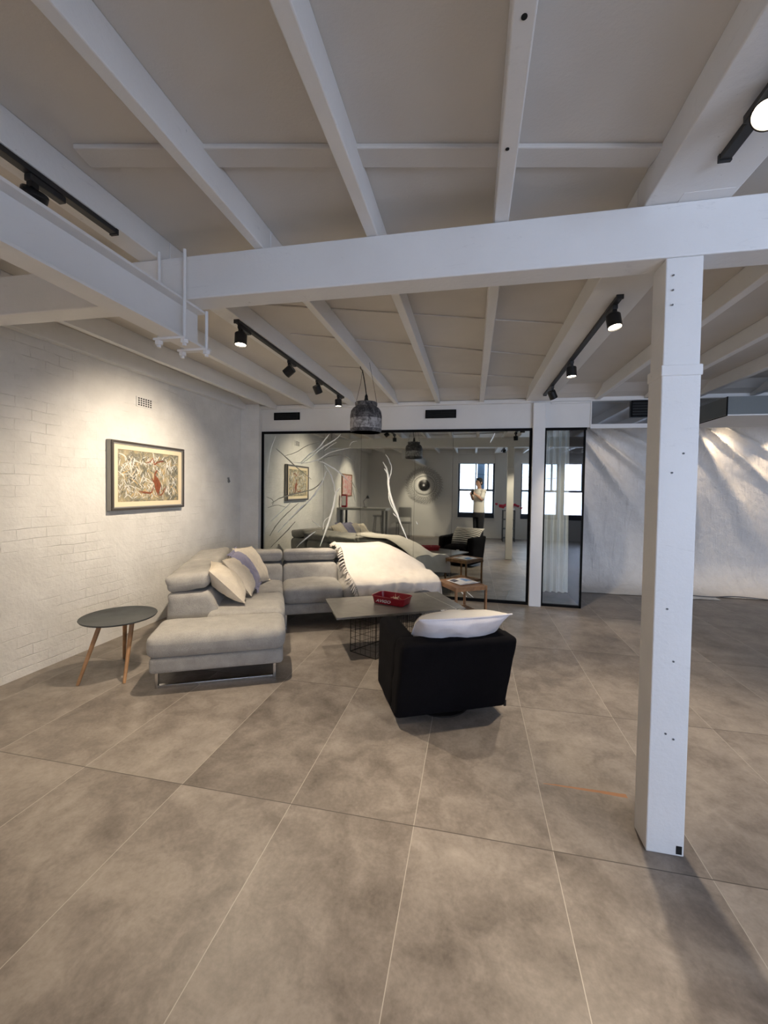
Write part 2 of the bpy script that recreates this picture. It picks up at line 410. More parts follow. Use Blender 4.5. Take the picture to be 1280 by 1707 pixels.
# mirror wall: plaster band, pilaster, piers
PT = 2.375
m = M().box(XL, -3.153, YM-.10, YM+.2, 0, ZC)                       # pilaster in the left corner
struct('wall_corner_pier', m, 'painted_brick', bevel=.006)
m = M().box(-3.153, 1.49, YM, YM+.2, PT, 2.72)
m.box(-3.153, XR, YM-.02, YM+.2, 2.72, ZC)
struct('wall_front', m, 'white_plaster')
struct('trim_1', M().box(.772, .925, YM-.075, YM+.2, 0, 2.70), 'white_timber', bevel=.006)
struct('trim_2', M().box(XL+.0, .75, YM-.05, YM-.0, 2.705, 2.76), 'white_plaster', bevel=.012)
struct('trim_3', M().box(1.0, 1.48, YM-.02, YM, 2.69, 2.712), 'white_plaster')
def cove(x0, x1):
    prof = [(YM-.35, ZC), (YM-.28, 2.83), (YM-.18, 2.79), (YM-.05, 2.765), (YM, 2.76), (YM, ZC)]
    return M().poly([(x0, y, z) for y, z in prof], (x1-x0, 0, 0))
struct('trim_4', cove(XL, XR), 'ceiling_sheet')
# reflective partition glass
X0, X1 = -3.153, .772
fr = M()
fr.box(X0, X0+.028, YM-.015, YM+.05, 0, PT); fr.box(X1-.032, X1, YM-.015, YM+.05, 0, PT)
fr.box(X0+.028, X1-.032, YM-.015, YM+.05, PT-.035, PT); fr.box(X0+.028, X1-.032, YM-.015, YM+.05, 0, .04)
win = struct('window_5', fr, 'black_frame')
seams = [X0+.028, -2.155, -1.586, -.80, -.268, X1-.032]
for i in range(5):
    soft = i in (2, 3)
    struct('reflective_pane', M().box(seams[i]+.0012, seams[i+1]-.0012, YM+.0, YM+.012, .04, PT-.035), 'mirror_film_soft' if soft else 'mirror_film', win)
struct('backing', M().box(X0, X1, YM+.02, YM+.03, .0, PT), 'black_frame', win)
# creases in the film, traced as ridges lying on the glass: pixel -> point on the glass plane
def onglass(px, py, Y=YM-.002):
    d = fw*F + rt*(px-CX) - up*(py-CY); k = Y/d.y; return Vector((d.x*k, Y, CAMH+d.z*k))
def z4(x, y): return (420+x/5.82, 720+y/5.82)
def z5(x, y): return (600+x/8., 720+y/8.)
CR = [([z4(230, 40), z4(180, 190), z4(150, 400)], 3, 0), ([z4(232, 160), z4(310, 230), z4(430, 340), z4(575, 460)], 3, 1),
      ([z4(320, 230), z4(420, 200), z4(540, 130), z4(650, 100)], 2, 1), ([z4(470, 300), z4(560, 215), z4(640, 160), z4(720, 60), z4(750, 20)], 4, 0),
      ([z4(480, 310), z4(600, 220), z4(700, 140), z4(800, 80), z4(860, 25)], 4, 0), ([z4(400, 295), z4(520, 300), z4(640, 270), z4(760, 200), z4(960, 150)], 3, 0),
      ([z4(700, 180), z4(770, 130), z4(820, 100)], 2, 0), ([z4(640, 290), z4(740, 240), z4(880, 225), z4(1000, 295)], 3, 1),
      ([z4(640, 280), z4(720, 310), z4(850, 395), z4(930, 470)], 4, 0), ([z4(700, 320), z4(750, 390), z4(790, 490), z4(805, 590)], 4, 0),
      ([z4(720, 380), z4(690, 470), z4(620, 590), z4(540, 680), z4(440, 770), z4(250, 975)], 5, 0), ([z4(700, 450), z4(600, 550), z4(420, 600), z4(280, 640), z4(190, 690)], 4, 1),
      ([z4(670, 510), z4(560, 660), z4(430, 790), z4(300, 920)], 3, 1), ([z4(150, 735), z4(240, 710), z4(330, 730)], 2, 1), ([z4(140, 630), z4(200, 660), z4(200, 710)], 2, 1),
      ([z4(380, 680), z4(300, 760), z4(200, 850), z4(140, 920)], 3, 0), ([z4(450, 690), z4(340, 790), z4(240, 900), z4(170, 1010)], 3, 1),
      ([z4(490, 700), z4(460, 750), z4(430, 780)], 2, 0), ([z4(420, 870), z4(330, 970), z4(180, 1120)], 3, 1), ([z4(860, 540), z4(815, 590), z4(790, 720), z4(740, 880), z4(700, 1000), z4(660, 1110)], 6, 0),
      ([z4(615, 965), z4(540, 1020), z4(430, 1120)], 4, 0), ([z4(580, 860), z4(630, 900), z4(670, 925)], 2, 0), ([z4(750, 820), z4(700, 870), z4(690, 950)], 3, 0),
      ([z4(960, 470), z4(1000, 540), z4(1050, 600)], 2, 1), ([z4(970, 520), z4(990, 620), z4(1000, 680)], 2, 1), ([z4(945, 140), z4(970, 100), z4(1020, 88)], 2, 0),
      ([z5(340, 300), z5(375, 350), z5(420, 470), z5(400, 600), z5(375, 660)], 3, 0), ([z5(305, 400), z5(345, 470), z5(375, 580), z5(380, 720), z5(420, 900), z5(500, 1110), z5(560, 1270), z5(630, 1430)], 6, 0),
      ([z5(325, 490), z5(360, 550), z5(380, 620)], 3, 0), ([z5(385, 760), z5(390, 900), z5(440, 1020), z5(500, 1120)], 3, 0), ([z5(745, 1190), z5(770, 1240)], 2, 0), ([z5(440, 1080), z5(490, 1140)], 2, 0),
      ([(825, 722), (821, 730), (817, 738)], 3, 0), ([(766, 983), (772, 990), (778, 995)], 3, 0), ([(777, 985), (783, 991), (789, 996)], 2, 0), ([(844, 998), (849, 985), (854, 984)], 2, 1), ([(868, 982), (873, 990)], 2, 1)]
for pts, w, dark in CR:
    c3 = catmull([onglass(*p) for p in pts], 5); n = len(c3)
    for i, p in enumerate(c3): p.x += random.uniform(-1, 1)*.0025; p.z += random.uniform(-1, 1)*.0025
    rr = [w*.0027*(.35+.65*sin(pi*min(1, (i+.6)/(n)))) * random.uniform(.75, 1.2) for i in range(n)]
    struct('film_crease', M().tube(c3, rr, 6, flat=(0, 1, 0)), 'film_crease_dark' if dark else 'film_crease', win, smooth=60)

# glazed panel with the curtain behind it
X0, X1 = .93, 1.436
fr = M()
fr.box(X0, X0+.022, YM-.012, YM+.04, .0, PT); fr.box(X1-.02, X1, YM-.012, YM+.04, 0, PT)
fr.box(X0+.022, X1+.012, YM-.014, YM+.04, PT-.03, PT); fr.box(X0+.022, X1+.0, YM-.012, YM+.04, 0, .03)
win2 = struct('window_6', fr, 'black_frame')
struct('pane', M().box(X0+.022, X1-.02, YM+.0, YM+.01, .03, PT-.03), 'smoked_glass', win2)
# dark room behind the partition
struct('wall_partition', M().box(1.438, 1.45, YM+.04, YE+.2, 0, ZC), 'black_frame')
struct('wall_inner', M().box(XL, 1.436, YM+1.9, YM+2.0, 0, ZC), 'dark_grey')
def curt(u, v):
    x = .93+u*.34; z = .16+v*2.24; sp = 1 + .10*(1-v)
    return (.93+u*.34*sp, YM+.16 + .035*sin(u*pi*9+.4*sin(v*3)) + .01*sin(u*31+v*4), z)
tag(obj('curtain', M().grid(curt, 90, 14), 'curtain_white', smooth=80), 'white pleated curtain hanging behind the narrow smoked glass panel', 'curtain')

# transom glass over the studio opening, and the glass-clad bulkhead
fr = M().box(1.49, XR, YM-.01, YM+.05, 2.36, 2.415); fr.box(1.49, XR, YM-.01, YM+.05, 2.715, 2.73)
fr.box(1.485, 1.50, YM-.012, YM+.05, 2.36, 2.72)
w7 = struct('window_7', fr, 'white_plaster'); struct('pane', M().box(1.50, XR, YM+.015, YM+.022, 2.415, 2.715), 'transom_glass', w7)
struct('backing', M().box(1.50, XR, YM+.35, YM+.36, 2.415, 2.80), 'white_plaster', w7)
b = struct('trim_5', M().box(2.61, XR, 4.99, YM-.012, 2.375, 2.56), 'bulkhead_grey')
struct('soffit_lining', M().box(2.615, XR, 4.995, YM-.012, 2.360, 2.374), 'white_plaster', b)
struct('corner_strip', M().box(2.603, 2.612, 4.982, 4.992, 2.36, 2.56).box(2.603, 2.612, 4.99, YM-.012, 2.358, 2.366), 'black_frame', b)
def vent(x0, x1, z0, z1, label, y=YM):
    v = thing('air_vent', label, 'vent', ((x0+x1)/2, y, z0))
    w, h = (x1-x0)/2, z1-z0
    obj('backing', M().box(-w, w, -.006, -.002, 0, h), 'black_hole', v)
    m = M().box(-w, -w+.012, -.02, -.002, 0, h).box(w-.012, w, -.02, -.002, 0, h).box(-w, w, -.02, -.002, 0, .01).box(-w, w, -.02, -.002, h-.01, h)
    obj('vent_frame', m, 'black_frame', v)
    m = M()
    for k in range(1, 6): m.box(-w+.012, w-.012, -.018, -.007, k*h/6-.003, k*h/6+.003)
    obj('louvre', m, 'black_metal', v); return v
vent(-2.95, -2.54, 2.545, 2.655, 'black slotted air vent above the left end of the reflective glass')
vent(-.66, -.235, 2.53, 2.645, 'black slotted air vent above the middle of the reflective glass')
vent(1.965, 2.22, 2.50, 2.705, 'black grille vent set in the glass transom beside the pillar', YM-.002)

# ------------------------------------------------------------------ timber structure
b = thing('cross_beam', 'long white painted timber beam spanning the room on top of the pillar', 'beam', (0, 1.92, 2.505))
obj('beam_timber', M().box(XL, XR, 0, .135, 0, .22), 'white_timber', b, bevel=.006)
obj('packer_plate', M().box(.80, .98, -.05, .08, .2205, .235), 'white_steel', b)
pl = thing('pillar', 'square white painted timber pillar standing on the tiled floor', 'pillar', (.762, 1.92, 0))
obj('lower_post', M().box(0, .146, 0, .135, 0, 2.06), 'white_timber', pl, bevel=.005)
obj('upper_post', M().box(.004, .142, .004, .133, 2.06, 2.505), 'white_timber', pl, bevel=.005)
m = M(); 
def lip(u, v):
    return (-.006+.158*u, -.008+.004*sin(u*19)*v, 2.035+.035*v+.006*sin(u*14))
m.box(-.004, .150, -.005, .139, 2.02, 2.065); obj('repair_band', m, 'white_timber', pl, bevel=.004)
m = M()
for (x, z) in ((.03, 2.43), (.03, 2.37), (.03, 2.31), (.09, 1.7), (.05, 1.62), (.06, .52), (.09, .5), (.05, 1.05), (.08, .83)): m.lathe([(0, 0), (.004, .0), (.004, .002), (0, .002)], 8, (x, -.0012, z), Matrix.Rotation(pi/2, 3, 'X'))
obj('nail_hole', m, 'dark_grey', pl)
obj('base_notch', M().box(.115, .137, -.0015, .003, .01, .045), 'black_hole', pl)

# steel I beam hung under the cross beam with U bolts
ib = thing('steel_beam', 'white painted steel I-beam bolted under the cross beam at upper left', 'beam', (-1.535, 0, 2.30))
m = M()
for z0, z1 in ((0, .013), (.192, .205)): m.box(-.058, .058, YB, 2.085, z0, z1)
m.box(-.005, .005, YB, 2.085, .013, .192); obj('i_section', m, 'white_steel', ib, bevel=.002)
for yy in (1.895, 2.075):
    cl = obj('clamp_plate', M().box(-.105, .085, yy-.02, yy+.02, -.012, 0), 'white_steel', ib, bevel=.002)
    for xx in (-.083, .068):
        obj('nut', M().lathe([(0, -.045), (.011, -.045), (.011, -.032), (.020, -.032), (.020, -.012), (0, -.012)], 6, (xx, yy, 0)), 'white_steel', cl)
    top = .445 if yy < 2 else .205
    for xx in (-.083, .068):
        obj('hanger_rod', M().tube([(xx, yy, -.01), (xx, yy, top)], .0085, 10), 'white_steel', ib, smooth=40)

# rafters
k = 6
near = [(-3.40, -3.35), (-2.95, -2.895), (-2.36, -2.305), (-1.765, -1.64), (-1.095, -1.045), (-.515, -.46), (.072, .134), (.677, .997), (1.53, 1.59), (2.11, 2.17), (2.68, 2.74), (3.26, 3.32), (3.84, 3.90)]
far = [(XL, -3.37), (-2.95, -2.895), (-2.36, -2.305), (-1.765, -1.64), (-1.095, -1.045), (-.515, -.46), (.072, .134), (.677, .997), (1.53, 1.59), (2.11, 2.17), (2.68, 2.74), (3.26, 3.32), (3.84, 3.90), (4.42, 4.48), (5.0, 5.06)]
for a, b in near:
    struct('trim_%d' % k, M().box(a, b, YB, 2.0, 2.727, ZC), 'white_timber', bevel=.005); k += 1
for a, b in far:
    if a < -1.9: z0, y0 = 2.70, 2.06
    else: z0, y0 = 2.727, 2.0
    struct('trim_%d' % k, M().box(a, b, y0+.002, YM-.02, z0, ZC), 'white_timber', bevel=.005); k += 1
# ceiling sheet joints
def joint(p, q, w, h):
    p, q = Vector(p), Vector(q); d = (q-p).normalized(); n = Vector((-d.y, d.x, 0))*w/2
    return M().poly([p-n, q-n, q+n, p+n], (0, 0, -h))
for p, q, w, h in (((-1.56, 1.41, ZC), (.68, 1.82, ZC), .10, .02), ((-1.56, 2.77, ZC), (.68, 3.5, ZC), .02, .012), ((-1.56, 3.35, ZC), (.68, 4.3, ZC), .02, .012), ((-1.56, 4.3, ZC), (.68, 5.1, ZC), .02, .012)):
    struct('trim_%d' % k, joint(p, q, w, h), 'ceiling_sheet', bevel=.005); k += 1
m = M()
for (x, y, r) in ((.104, 1.115, .008), (.096, 1.525, .007)): m.lathe([(0, 0), (r, 0), (r, .002), (0, .002)], 12, (x, y, 2.7255))
o = struct('trim_%d' % k, m, 'black_hole')

# ------------------------------------------------------------------ things on the left wall
v = thing('air_brick', 'small square-holed white air brick high on the brick wall above the painting', 'vent', (XL, 3.835, 2.36))
obj('grille_plate', M().box(0, .010, -.112, .112, 0, .105), 'white_plaster', v)
for r in range(4):
    for c in range(6):
        y = -.092+c*.0325; z = .014+r*.0225
        obj('vent_hole', M().box(.0085, .0108, y, y+.02, z, z+.014), 'black_hole', v)
tag(obj('wall_hook', M().tube([(XL+.005, 5.37, 1.655), (XL+.02, 5.39, 1.64), (XL+.02, 5.41, 1.605), (XL+.008, 5.40, 1.59), (XL+.014, 5.375, 1.60)], .006, 8).box(XL, XL+.012, 5.385, 5.41, 1.595, 1.665), 'ash_grey', smooth=50),
    'small grey hook on the brick wall near the far corner', 'hook')

# framed painting
pic = thing('painting', 'large framed painting of a red-brown kangaroo on the white brick wall', 'painting', (XL+.005, 3.365, 1.281))
PW, PH = 1.02, .688
m = M(); fwid = .022
m.box(0, .06, 0, PW, 0, fwid).box(0, .06, 0, PW, PH-fwid, PH).box(0, .06, 0, fwid, fwid, PH-fwid).box(0, .06, PW-fwid, PW, fwid, PH-fwid)
obj('frame', m, 'frame_dark', pic, bevel=.003)
m = M().box(0, .045, -.004, PW+.004, -.004, 0).box(0, .045, -.004, PW+.004, PH, PH+.004).box(0, .045, -.004, 0, 0, PH).box(0, .045, PW, PW+.004, 0, PH)
obj('frame_edge', m, 'frame_silver', pic)
m = M(); a, b_ = fwid, fwid+.012
m.box(.03, .052, a, PW-a, a, b_).box(.03, .052, a, PW-a, PH-b_, PH-a).box(.03, .052, a, b_, b_, PH-b_).box(.03, .052, PW-b_, PW-a, b_, PH-b_)
obj('frame_slip', m, 'frame_silver', pic)
m = M(); a, b_ = fwid+.012, .082
m.box(.02, .044, a, PW-a, a, b_).box(.02, .044, a, PW-a, PH-b_, PH-a).box(.02, .044, a, b_, b_, PH-b_).box(.02, .044, PW-b_, PW-a, b_, PH-b_)
obj('mount', m, 'mat_cream', pic)
cv = obj('canvas', M().box(.01, .036, .08, PW-.08, .08, PH-.08), 'painting_ground', pic)
def pp(x, y):        # zoomed pixel of the painting -> local y,z
    u = (x-275)/(1105-275); t0 = 210+(u*(300-210)); t1 = 955-(u*(955-915)); w = (y-t0)/(t1-t0)
    return (.082+u*(PW-.164), PH-.082-w*(PH-.164))
def stroke(pts, w, lift=.0372):
    c = catmull([Vector((lift, *pp(*p))) for p in pts], 5); n = len(c); vs = []
    for i, p in enumerate(c):
        d = (c[min(i+1, n-1)]-c[max(i-1, 0)]).normalized(); s = Vector((0, -d.z, d.y))*w*(.3+.7*sin(pi*(i+.5)/n))
        vs += [p-s, p+s]
    return vs, [(2*i, 2*i+1, 2*i+3, 2*i+2) for i in range(n-1)]
mw, mo, mc = M(), M(), M()
rnd = random.Random(3)
for i in range(500):
    x = rnd.uniform(285, 1095); y = rnd.uniform(300, 920) if rnd.random() < .85 else rnd.uniform(260, 920)
    L = rnd.uniform(30, 120); a = rnd.gauss(pi/2, .5); cvx = rnd.uniform(-.5, .5)
    pts = [(x, y), (x+cos(a)*L*.5+cvx*L*.4, y-sin(a)*L*.5), (x+cos(a)*L+cvx*L*.9, y-sin(a)*L*.9)]
    if any(not (283 < p[0] < 1098 and 300 < p[1] < 915) for p in pts): continue
    q = rnd.random(); (mw if q < .66 else mo if q < .82 else mc).add(*stroke(pts, rnd.uniform(.0018, .0050), .0366+rnd.uniform(0, .0006)))
for pts in ([(290, 270), (340, 290), (375, 330), (370, 380)], [(440, 340), (430, 420), (440, 500), (435, 560)], [(480, 330), (470, 400), (455, 470)], [(900, 350), (930, 400), (915, 470), (905, 540)], [(990, 350), (970, 420), (985, 500)], [(720, 250), (735, 300), (740, 360)]):
    mw.add(*stroke(pts, .007, .0376))
body = [(745, 585), (765, 580), (800, 620), (830, 680), (835, 740), (815, 800), (800, 850), (770, 800), (750, 750), (745, 690), (720, 660), (735, 640)]
m = M().poly([(.0373, *pp(*p)) for p in body], (.0008, 0, 0))
m.add(*stroke([(745, 600), (760, 540), (785, 500)], .012, .0378)); m.add(*stroke([(700, 610), (720, 640), (750, 660)], .006, .0378))
m.add(*stroke([(535, 800), (620, 815), (700, 815), (730, 730)], .010, .0378)); m.add(*stroke([(800, 850), (850, 840), (890, 770), (920, 735)], .008, .0378))
m.add(*stroke([(620, 400), (680, 385), (725, 330)], .006, .0378)); m.add(*stroke([(725, 325), (745, 420), (790, 390), (880, 382)], .008, .0378))
mk = m
m = M().add(*stroke([(760, 620), (790, 700), (800, 790)], .004, .0384)).add(*stroke([(540, 822), (620, 828), (690, 826)], .003, .0384)).add(*stroke([(800, 385), (850, 372), (882, 380)], .005, .0384))
me = cv.data; bm = bmesh.new(); bm.from_mesh(me)
for k_, (mm, mt) in enumerate(((mw, 'paint_white'), (mo, 'paint_ochre'), (mc, 'paint_charcoal'), (mk, 'paint_rust'), (m, 'paint_rust_dark'))):
    me.materials.append(MM[mt]); vv = [bm.verts.new(v_) for v_ in mm.v]
    for f_ in mm.f:
        fc = bm.faces.new([vv[q] for q in f_]); fc.material_index = k_+1
bm.to_mesh(me); bm.free()

# ------------------------------------------------------------------ track lighting
def look_rot(d): return Vector(d).normalized().to_track_quat('-Z', 'Y').to_matrix()
def track(x, y0, y1, z, label):
    t_ = thing('light_track', label, 'track', (x, y0, z), 0)
    L = y1-y0
    obj('rail', M().box(-.018, .018, 0, L, -.022, 0), 'black_track', t_, bevel=.002)
    obj('end_cap', M().box(-.02, .02, -.012, 0, -.026, 0), 'black_track', t_); obj('end_cap', M().box(-.02, .02, L, L+.012, -.026, 0), 'black_track', t_)
    return t_
def spot(x, y, z, d, label, power=1.0, angle=62, side=-1, blend=.6, group='track spotlights', drop=.092):
    d = Vector(d).normalized()
    s = thing('track_spotlight', label, 'spotlight', (x, y, z-.024), 0, group)
    obj('adapter', M().box(-.016, .016, -.02, .12, -.025, 0), 'black_track', s, bevel=.003)
    obj('stem', M().tube([(0, 0, -.02), (0, 0, .03-drop)], .008, 10).box(-.013, .013, -.013, .013, -.045, -.025), 'black_metal', s)
    R_ = look_rot(d); c = Vector((0, 0, -drop))
    cz = Vector(c) + d*.0
    hd = obj('head', M().lathe([(0, .038), (.040, .038), (.043, .034), (.043, -.048), (.039, -.048), (.039, -.036), (0, -.036)], 28, cz, R_), 'black_metal', s, smooth=35)
    obj('lens', M().lathe([(0, -.0385), (.0385, -.0385), (.0385, -.0368), (0, -.0368)], 24, cz, R_), 'lamp_glow', hd)
    ld = bpy.data.lights.new('spot_beam', 'SPOT'); ld.energy = SPOT*power; ld.color = WARM; ld.spot_size = radians(angle); ld.spot_blend = blend; ld.shadow_soft_size = .032
    lo = bpy.data.objects.new('spot_beam', ld); COL.objects.link(lo); lo.parent = s
    lo.location = cz + d*.056; lo.rotation_euler = d.to_track_quat('-Z', 'Y').to_euler()
    return s
ZT = 2.727
TL = track(-1.672, 2.71, 5.17, ZT, 'long black light track on the rafter above the grey sofa')
spot(-1.672, 2.76, ZT, (.03, -.10, -1), 'nearest of four black spotlights on the track above the sofa, pointing down', 1.35, 76)
spot(-1.672, 3.58, ZT, (-.80, .05, -.60), 'second spotlight along the track above the sofa, tilted at the brick wall', 1.7, 88, blend=1.0)
spot(-1.672, 4.28, ZT, (.22, .55, -.85), 'third spotlight along the track above the sofa, tilted away from the wall', 1.1, 66)
spot(-1.672, 5.00, ZT, (.05, -.03, -1), 'farthest spotlight on the track above the sofa, by the hanging jar lamp', .8, 75)
track(.85, 2.755, 5.36, ZT, 'long black light track on the wide rafter left of the pillar')
spot(.85, 2.85, ZT, (.10, -.22, -1), 'largest black spotlight on the track left of the pillar, nearest the pillar', 1.0, 80)
spot(.85, 3.98, ZT, (.04, -.06, -1), 'middle spotlight of three on the track left of the pillar', .9, 76)
spot(.85, 4.88, ZT, (.45, .40, -.85), 'small far spotlight tilted right on the track left of the pillar', .5, 70)
track(.845, -1.2, 1.68, ZT, 'black light track at the upper right corner, nearer than the pillar')
spot(.812, 1.38, ZT, (-.55, -.30, -.85), 'glowing spotlight at the upper right edge of the photo', 1.6, 92, drop=.070)
spot(.835, .05, ZT, (-.15, -.2, -1), 'spotlight overhead behind the camera on the near right track', .25, 80)
track(-1.665, -1.0, 1.66, ZT, 'black light track above the steel I-beam at upper left')
spot(-1.665, 1.30, ZT, (-.80, .30, -.95), 'black spotlight half hidden behind the steel I-beam', .5, 92, blend=1.0)
spot(-1.665, .45, ZT, (-.85, .0, -.60), 'spotlight on the near left track aimed at the small pink picture', 1.1, 60)
spot(-1.665, -.75, ZT, (.10, -.65, -.75), 'spotlight at the rear of the near left track aimed at the eye sculpture', 1.0, 60)

# hanging jar lamp
pd = thing('pendant_lamp', 'weathered grey jar-shaped pendant lamp hanging over the sofa', 'lamp', (-1.063, 4.06, 2.10))
prof = [(.150, 0), (.158, .02), (.160, .09), (.159, .17), (.150, .215), (.130, .243), (.112, .255), (.106, .262), (.108, .268), (.112, .272), (.112, .298), (.106, .302), (.10, .302), (.10, .27), (.13, .23), (.148, .17), (.150, .09), (.146, .012), (.150, 0)]
obj('jar_shade', M().lathe(prof, 48), 'jar_plaster', pd, smooth=40)
obj('lid', M().lathe([(0, .285), (.10, .285), (.10, .295), (0, .295)], 32), 'black_metal', pd)
obj('socket', M().lathe([(0, .295), (.016, .295), (.020, .31), (.020, .335), (.016, .345), (.016, .365), (.006, .385), (0, .385)], 20), 'black_metal', pd, smooth=40)
obj('cord', M().tube(catmull([(0, 0, .38), (-.012, 0, .46), (-.030, 0, .56), (-.045, 0, .626)], 5), .005, 8), 'black_metal', pd)
obj('suspension_wire', M().tube([(-.11, 0, .29), (-.06, 0, .5), (-.045, 0, .626)], .0018, 6), 'dark_wire', pd)
obj('suspension_wire', M().tube([(.11, 0, .29), (.07, .0, .5), (.028, 0, .70)], .0018, 6), 'dark_wire', pd)
obj('ceiling_hook', M().tube(catmull([(-.045, 0, .626), (-.06, 0, .64), (-.065, 0, .67), (-.055, .03, .70)], 4), .004, 8), 'dark_wire', pd)

# ------------------------------------------------------------------ corner sofa
TH = radians(26.3365)
sofa = thing('corner_sofa', 'light grey fabric L-shaped corner sofa against the brick wall and mirror glass', 'sofa', (-2.316, 2.675, 0), TH)
def puff(sag=.0, side=.0, seed=0., amp=.006):
    def fn(p, a, b, c):
        q = Vector(p)
        q.z += sag*(1-a*a)*(1-b*b)*max(0, c) + amp*smooth_noise(a*2.2+seed, b*2.2, seed)*(max(0, c))
        q.x += side*a*(1-b*b)*(1-c*c)*1.0; q.y += side*b*(1-a*a)*(1-c*c); return q
    return fn
m = M().rbox(-.025, .935, -.10, 2.05, .142, .262, .03, 8); obj('base', m, 'sofa_grey', sofa, smooth=50)
m = M().rbox(.93, 2.70, 1.145, 2.05, .142, .262, .03, 8); obj('base', m, 'sofa_grey', sofa, smooth=50)
obj('chaise_cushion', M().rbox(-.040, .945, -.125, .335, .258, .432, .06, 14, puff(.022, .010, 1.)), 'sofa_grey', sofa, smooth=60)
obj('seat_cushion', M().rbox(.30, .952, .335, 1.02, .258, .445, .06, 12, puff(.02, .006, 2.)), 'sofa_grey', sofa, smooth=60)
obj('seat_cushion', M().rbox(.30, .945, 1.02, 1.75, .258, .440, .05, 12, puff(.012, .004, 3.)), 'sofa_grey', sofa, smooth=60)
obj('seat_cushion', M().rbox(.948, 1.60, 1.125, 1.75, .258, .445, .06, 12, puff(.02, .006, 4.)), 'sofa_grey', sofa, smooth=60)
obj('seat_cushion', M().rbox(1.604, 2.73, 1.125, 2.06, .258, .440, .06, 12, puff(.02, .006, 5.)), 'sofa_grey', sofa, smooth=60)
def slopeL(p, a, b, c):      # back cushion of the left run: leans on the wall side
    q = Vector(p); tt = (q.z-.26)/(.62-.26)
    if a > 0: q.x -= a*.15*tt
    q.x += .012*smooth_noise(b*3, c*2, 1.); return q
obj('back_cushion', M().rbox(-.03, .46, .43, 1.25, .26, .615, .055, 12, slopeL), 'sofa_grey', sofa, smooth=60)
obj('back_cushion', M().rbox(-.03, .46, 1.252, 2.09, .26, .615, .055, 12, slopeL), 'sofa_grey', sofa, smooth=60)
def headL(p, a, b, c):
    q = Vector(p); q.z += .02*a; q.x += .03*max(0, c)*(a-.4); q.z += .006*smooth_noise(a*2, b*3, 2.); return q
obj('headrest', M().rbox(-.035, .31, .425, 1.25, .622, .765, .06, 12, headL), 'sofa_grey', sofa, smooth=60)
obj('headrest', M().rbox(-.035, .31, 1.255, 2.08, .622, .765, .06, 12, headL), 'sofa_grey', sofa, smooth=60)
def slopeB(p, a, b, c):
    q = Vector(p); tt = (q.z-.26)/(.62-.26)
    if b < 0: q.y += -b*.15*tt
    q.y += .010*smooth_noise(a*3, c*2, 4.); return q
for x0, x1 in ((.40, .945), (.949, 1.60), (1.604, 2.22)):
    obj('back_cushion', M().rbox(x0, x1, 1.50, 2.08, .26, .612, .055, 12, slopeB), 'sofa_grey', sofa, smooth=60)
def headB(p, a, b, c):
    q = Vector(p); q.z += -.02*b; q.y += .03*max(0, c)*(b+.4); q.z += .006*smooth_noise(a*3, b*2, 5.); return q
for x0, x1 in ((.32, .945), (.949, 1.60), (1.604, 2.22)):
    obj('headrest', M().rbox(x0, x1, 1.71, 2.085, .618, .755, .055, 12, headB), 'sofa_grey', sofa, smooth=60)
def sled(u0, u1, v, w=.022):
    return M().box(u0, u0+w, v, v+.035, 0, .143).box(u1-w, u1, v, v+.035, 0, .143).box(u0+w, u1-w, v, v+.035, 0, .022)
obj('leg', sled(0, .88, -.015), 'chrome', sofa, bevel=.002); obj('leg', sled(.0, .88, 1.90), 'chrome', sofa, bevel=.002)
m = M().box(.97, .99, 1.19, 1.225, 0, .143).box(.97, .99, 1.95, 1.985, 0, .143).box(.97, .99, 1.225, 1.95, 0, .02); obj('leg', m, 'chrome', sofa, bevel=.002)
m = M().box(2.58, 2.60, 1.19, 1.225, 0, .143).box(2.58, 2.60, 1.95, 1.985, 0, .143).box(2.58, 2.60, 1.225, 1.95, 0, .02); obj('leg', m, 'chrome', sofa, bevel=.002)

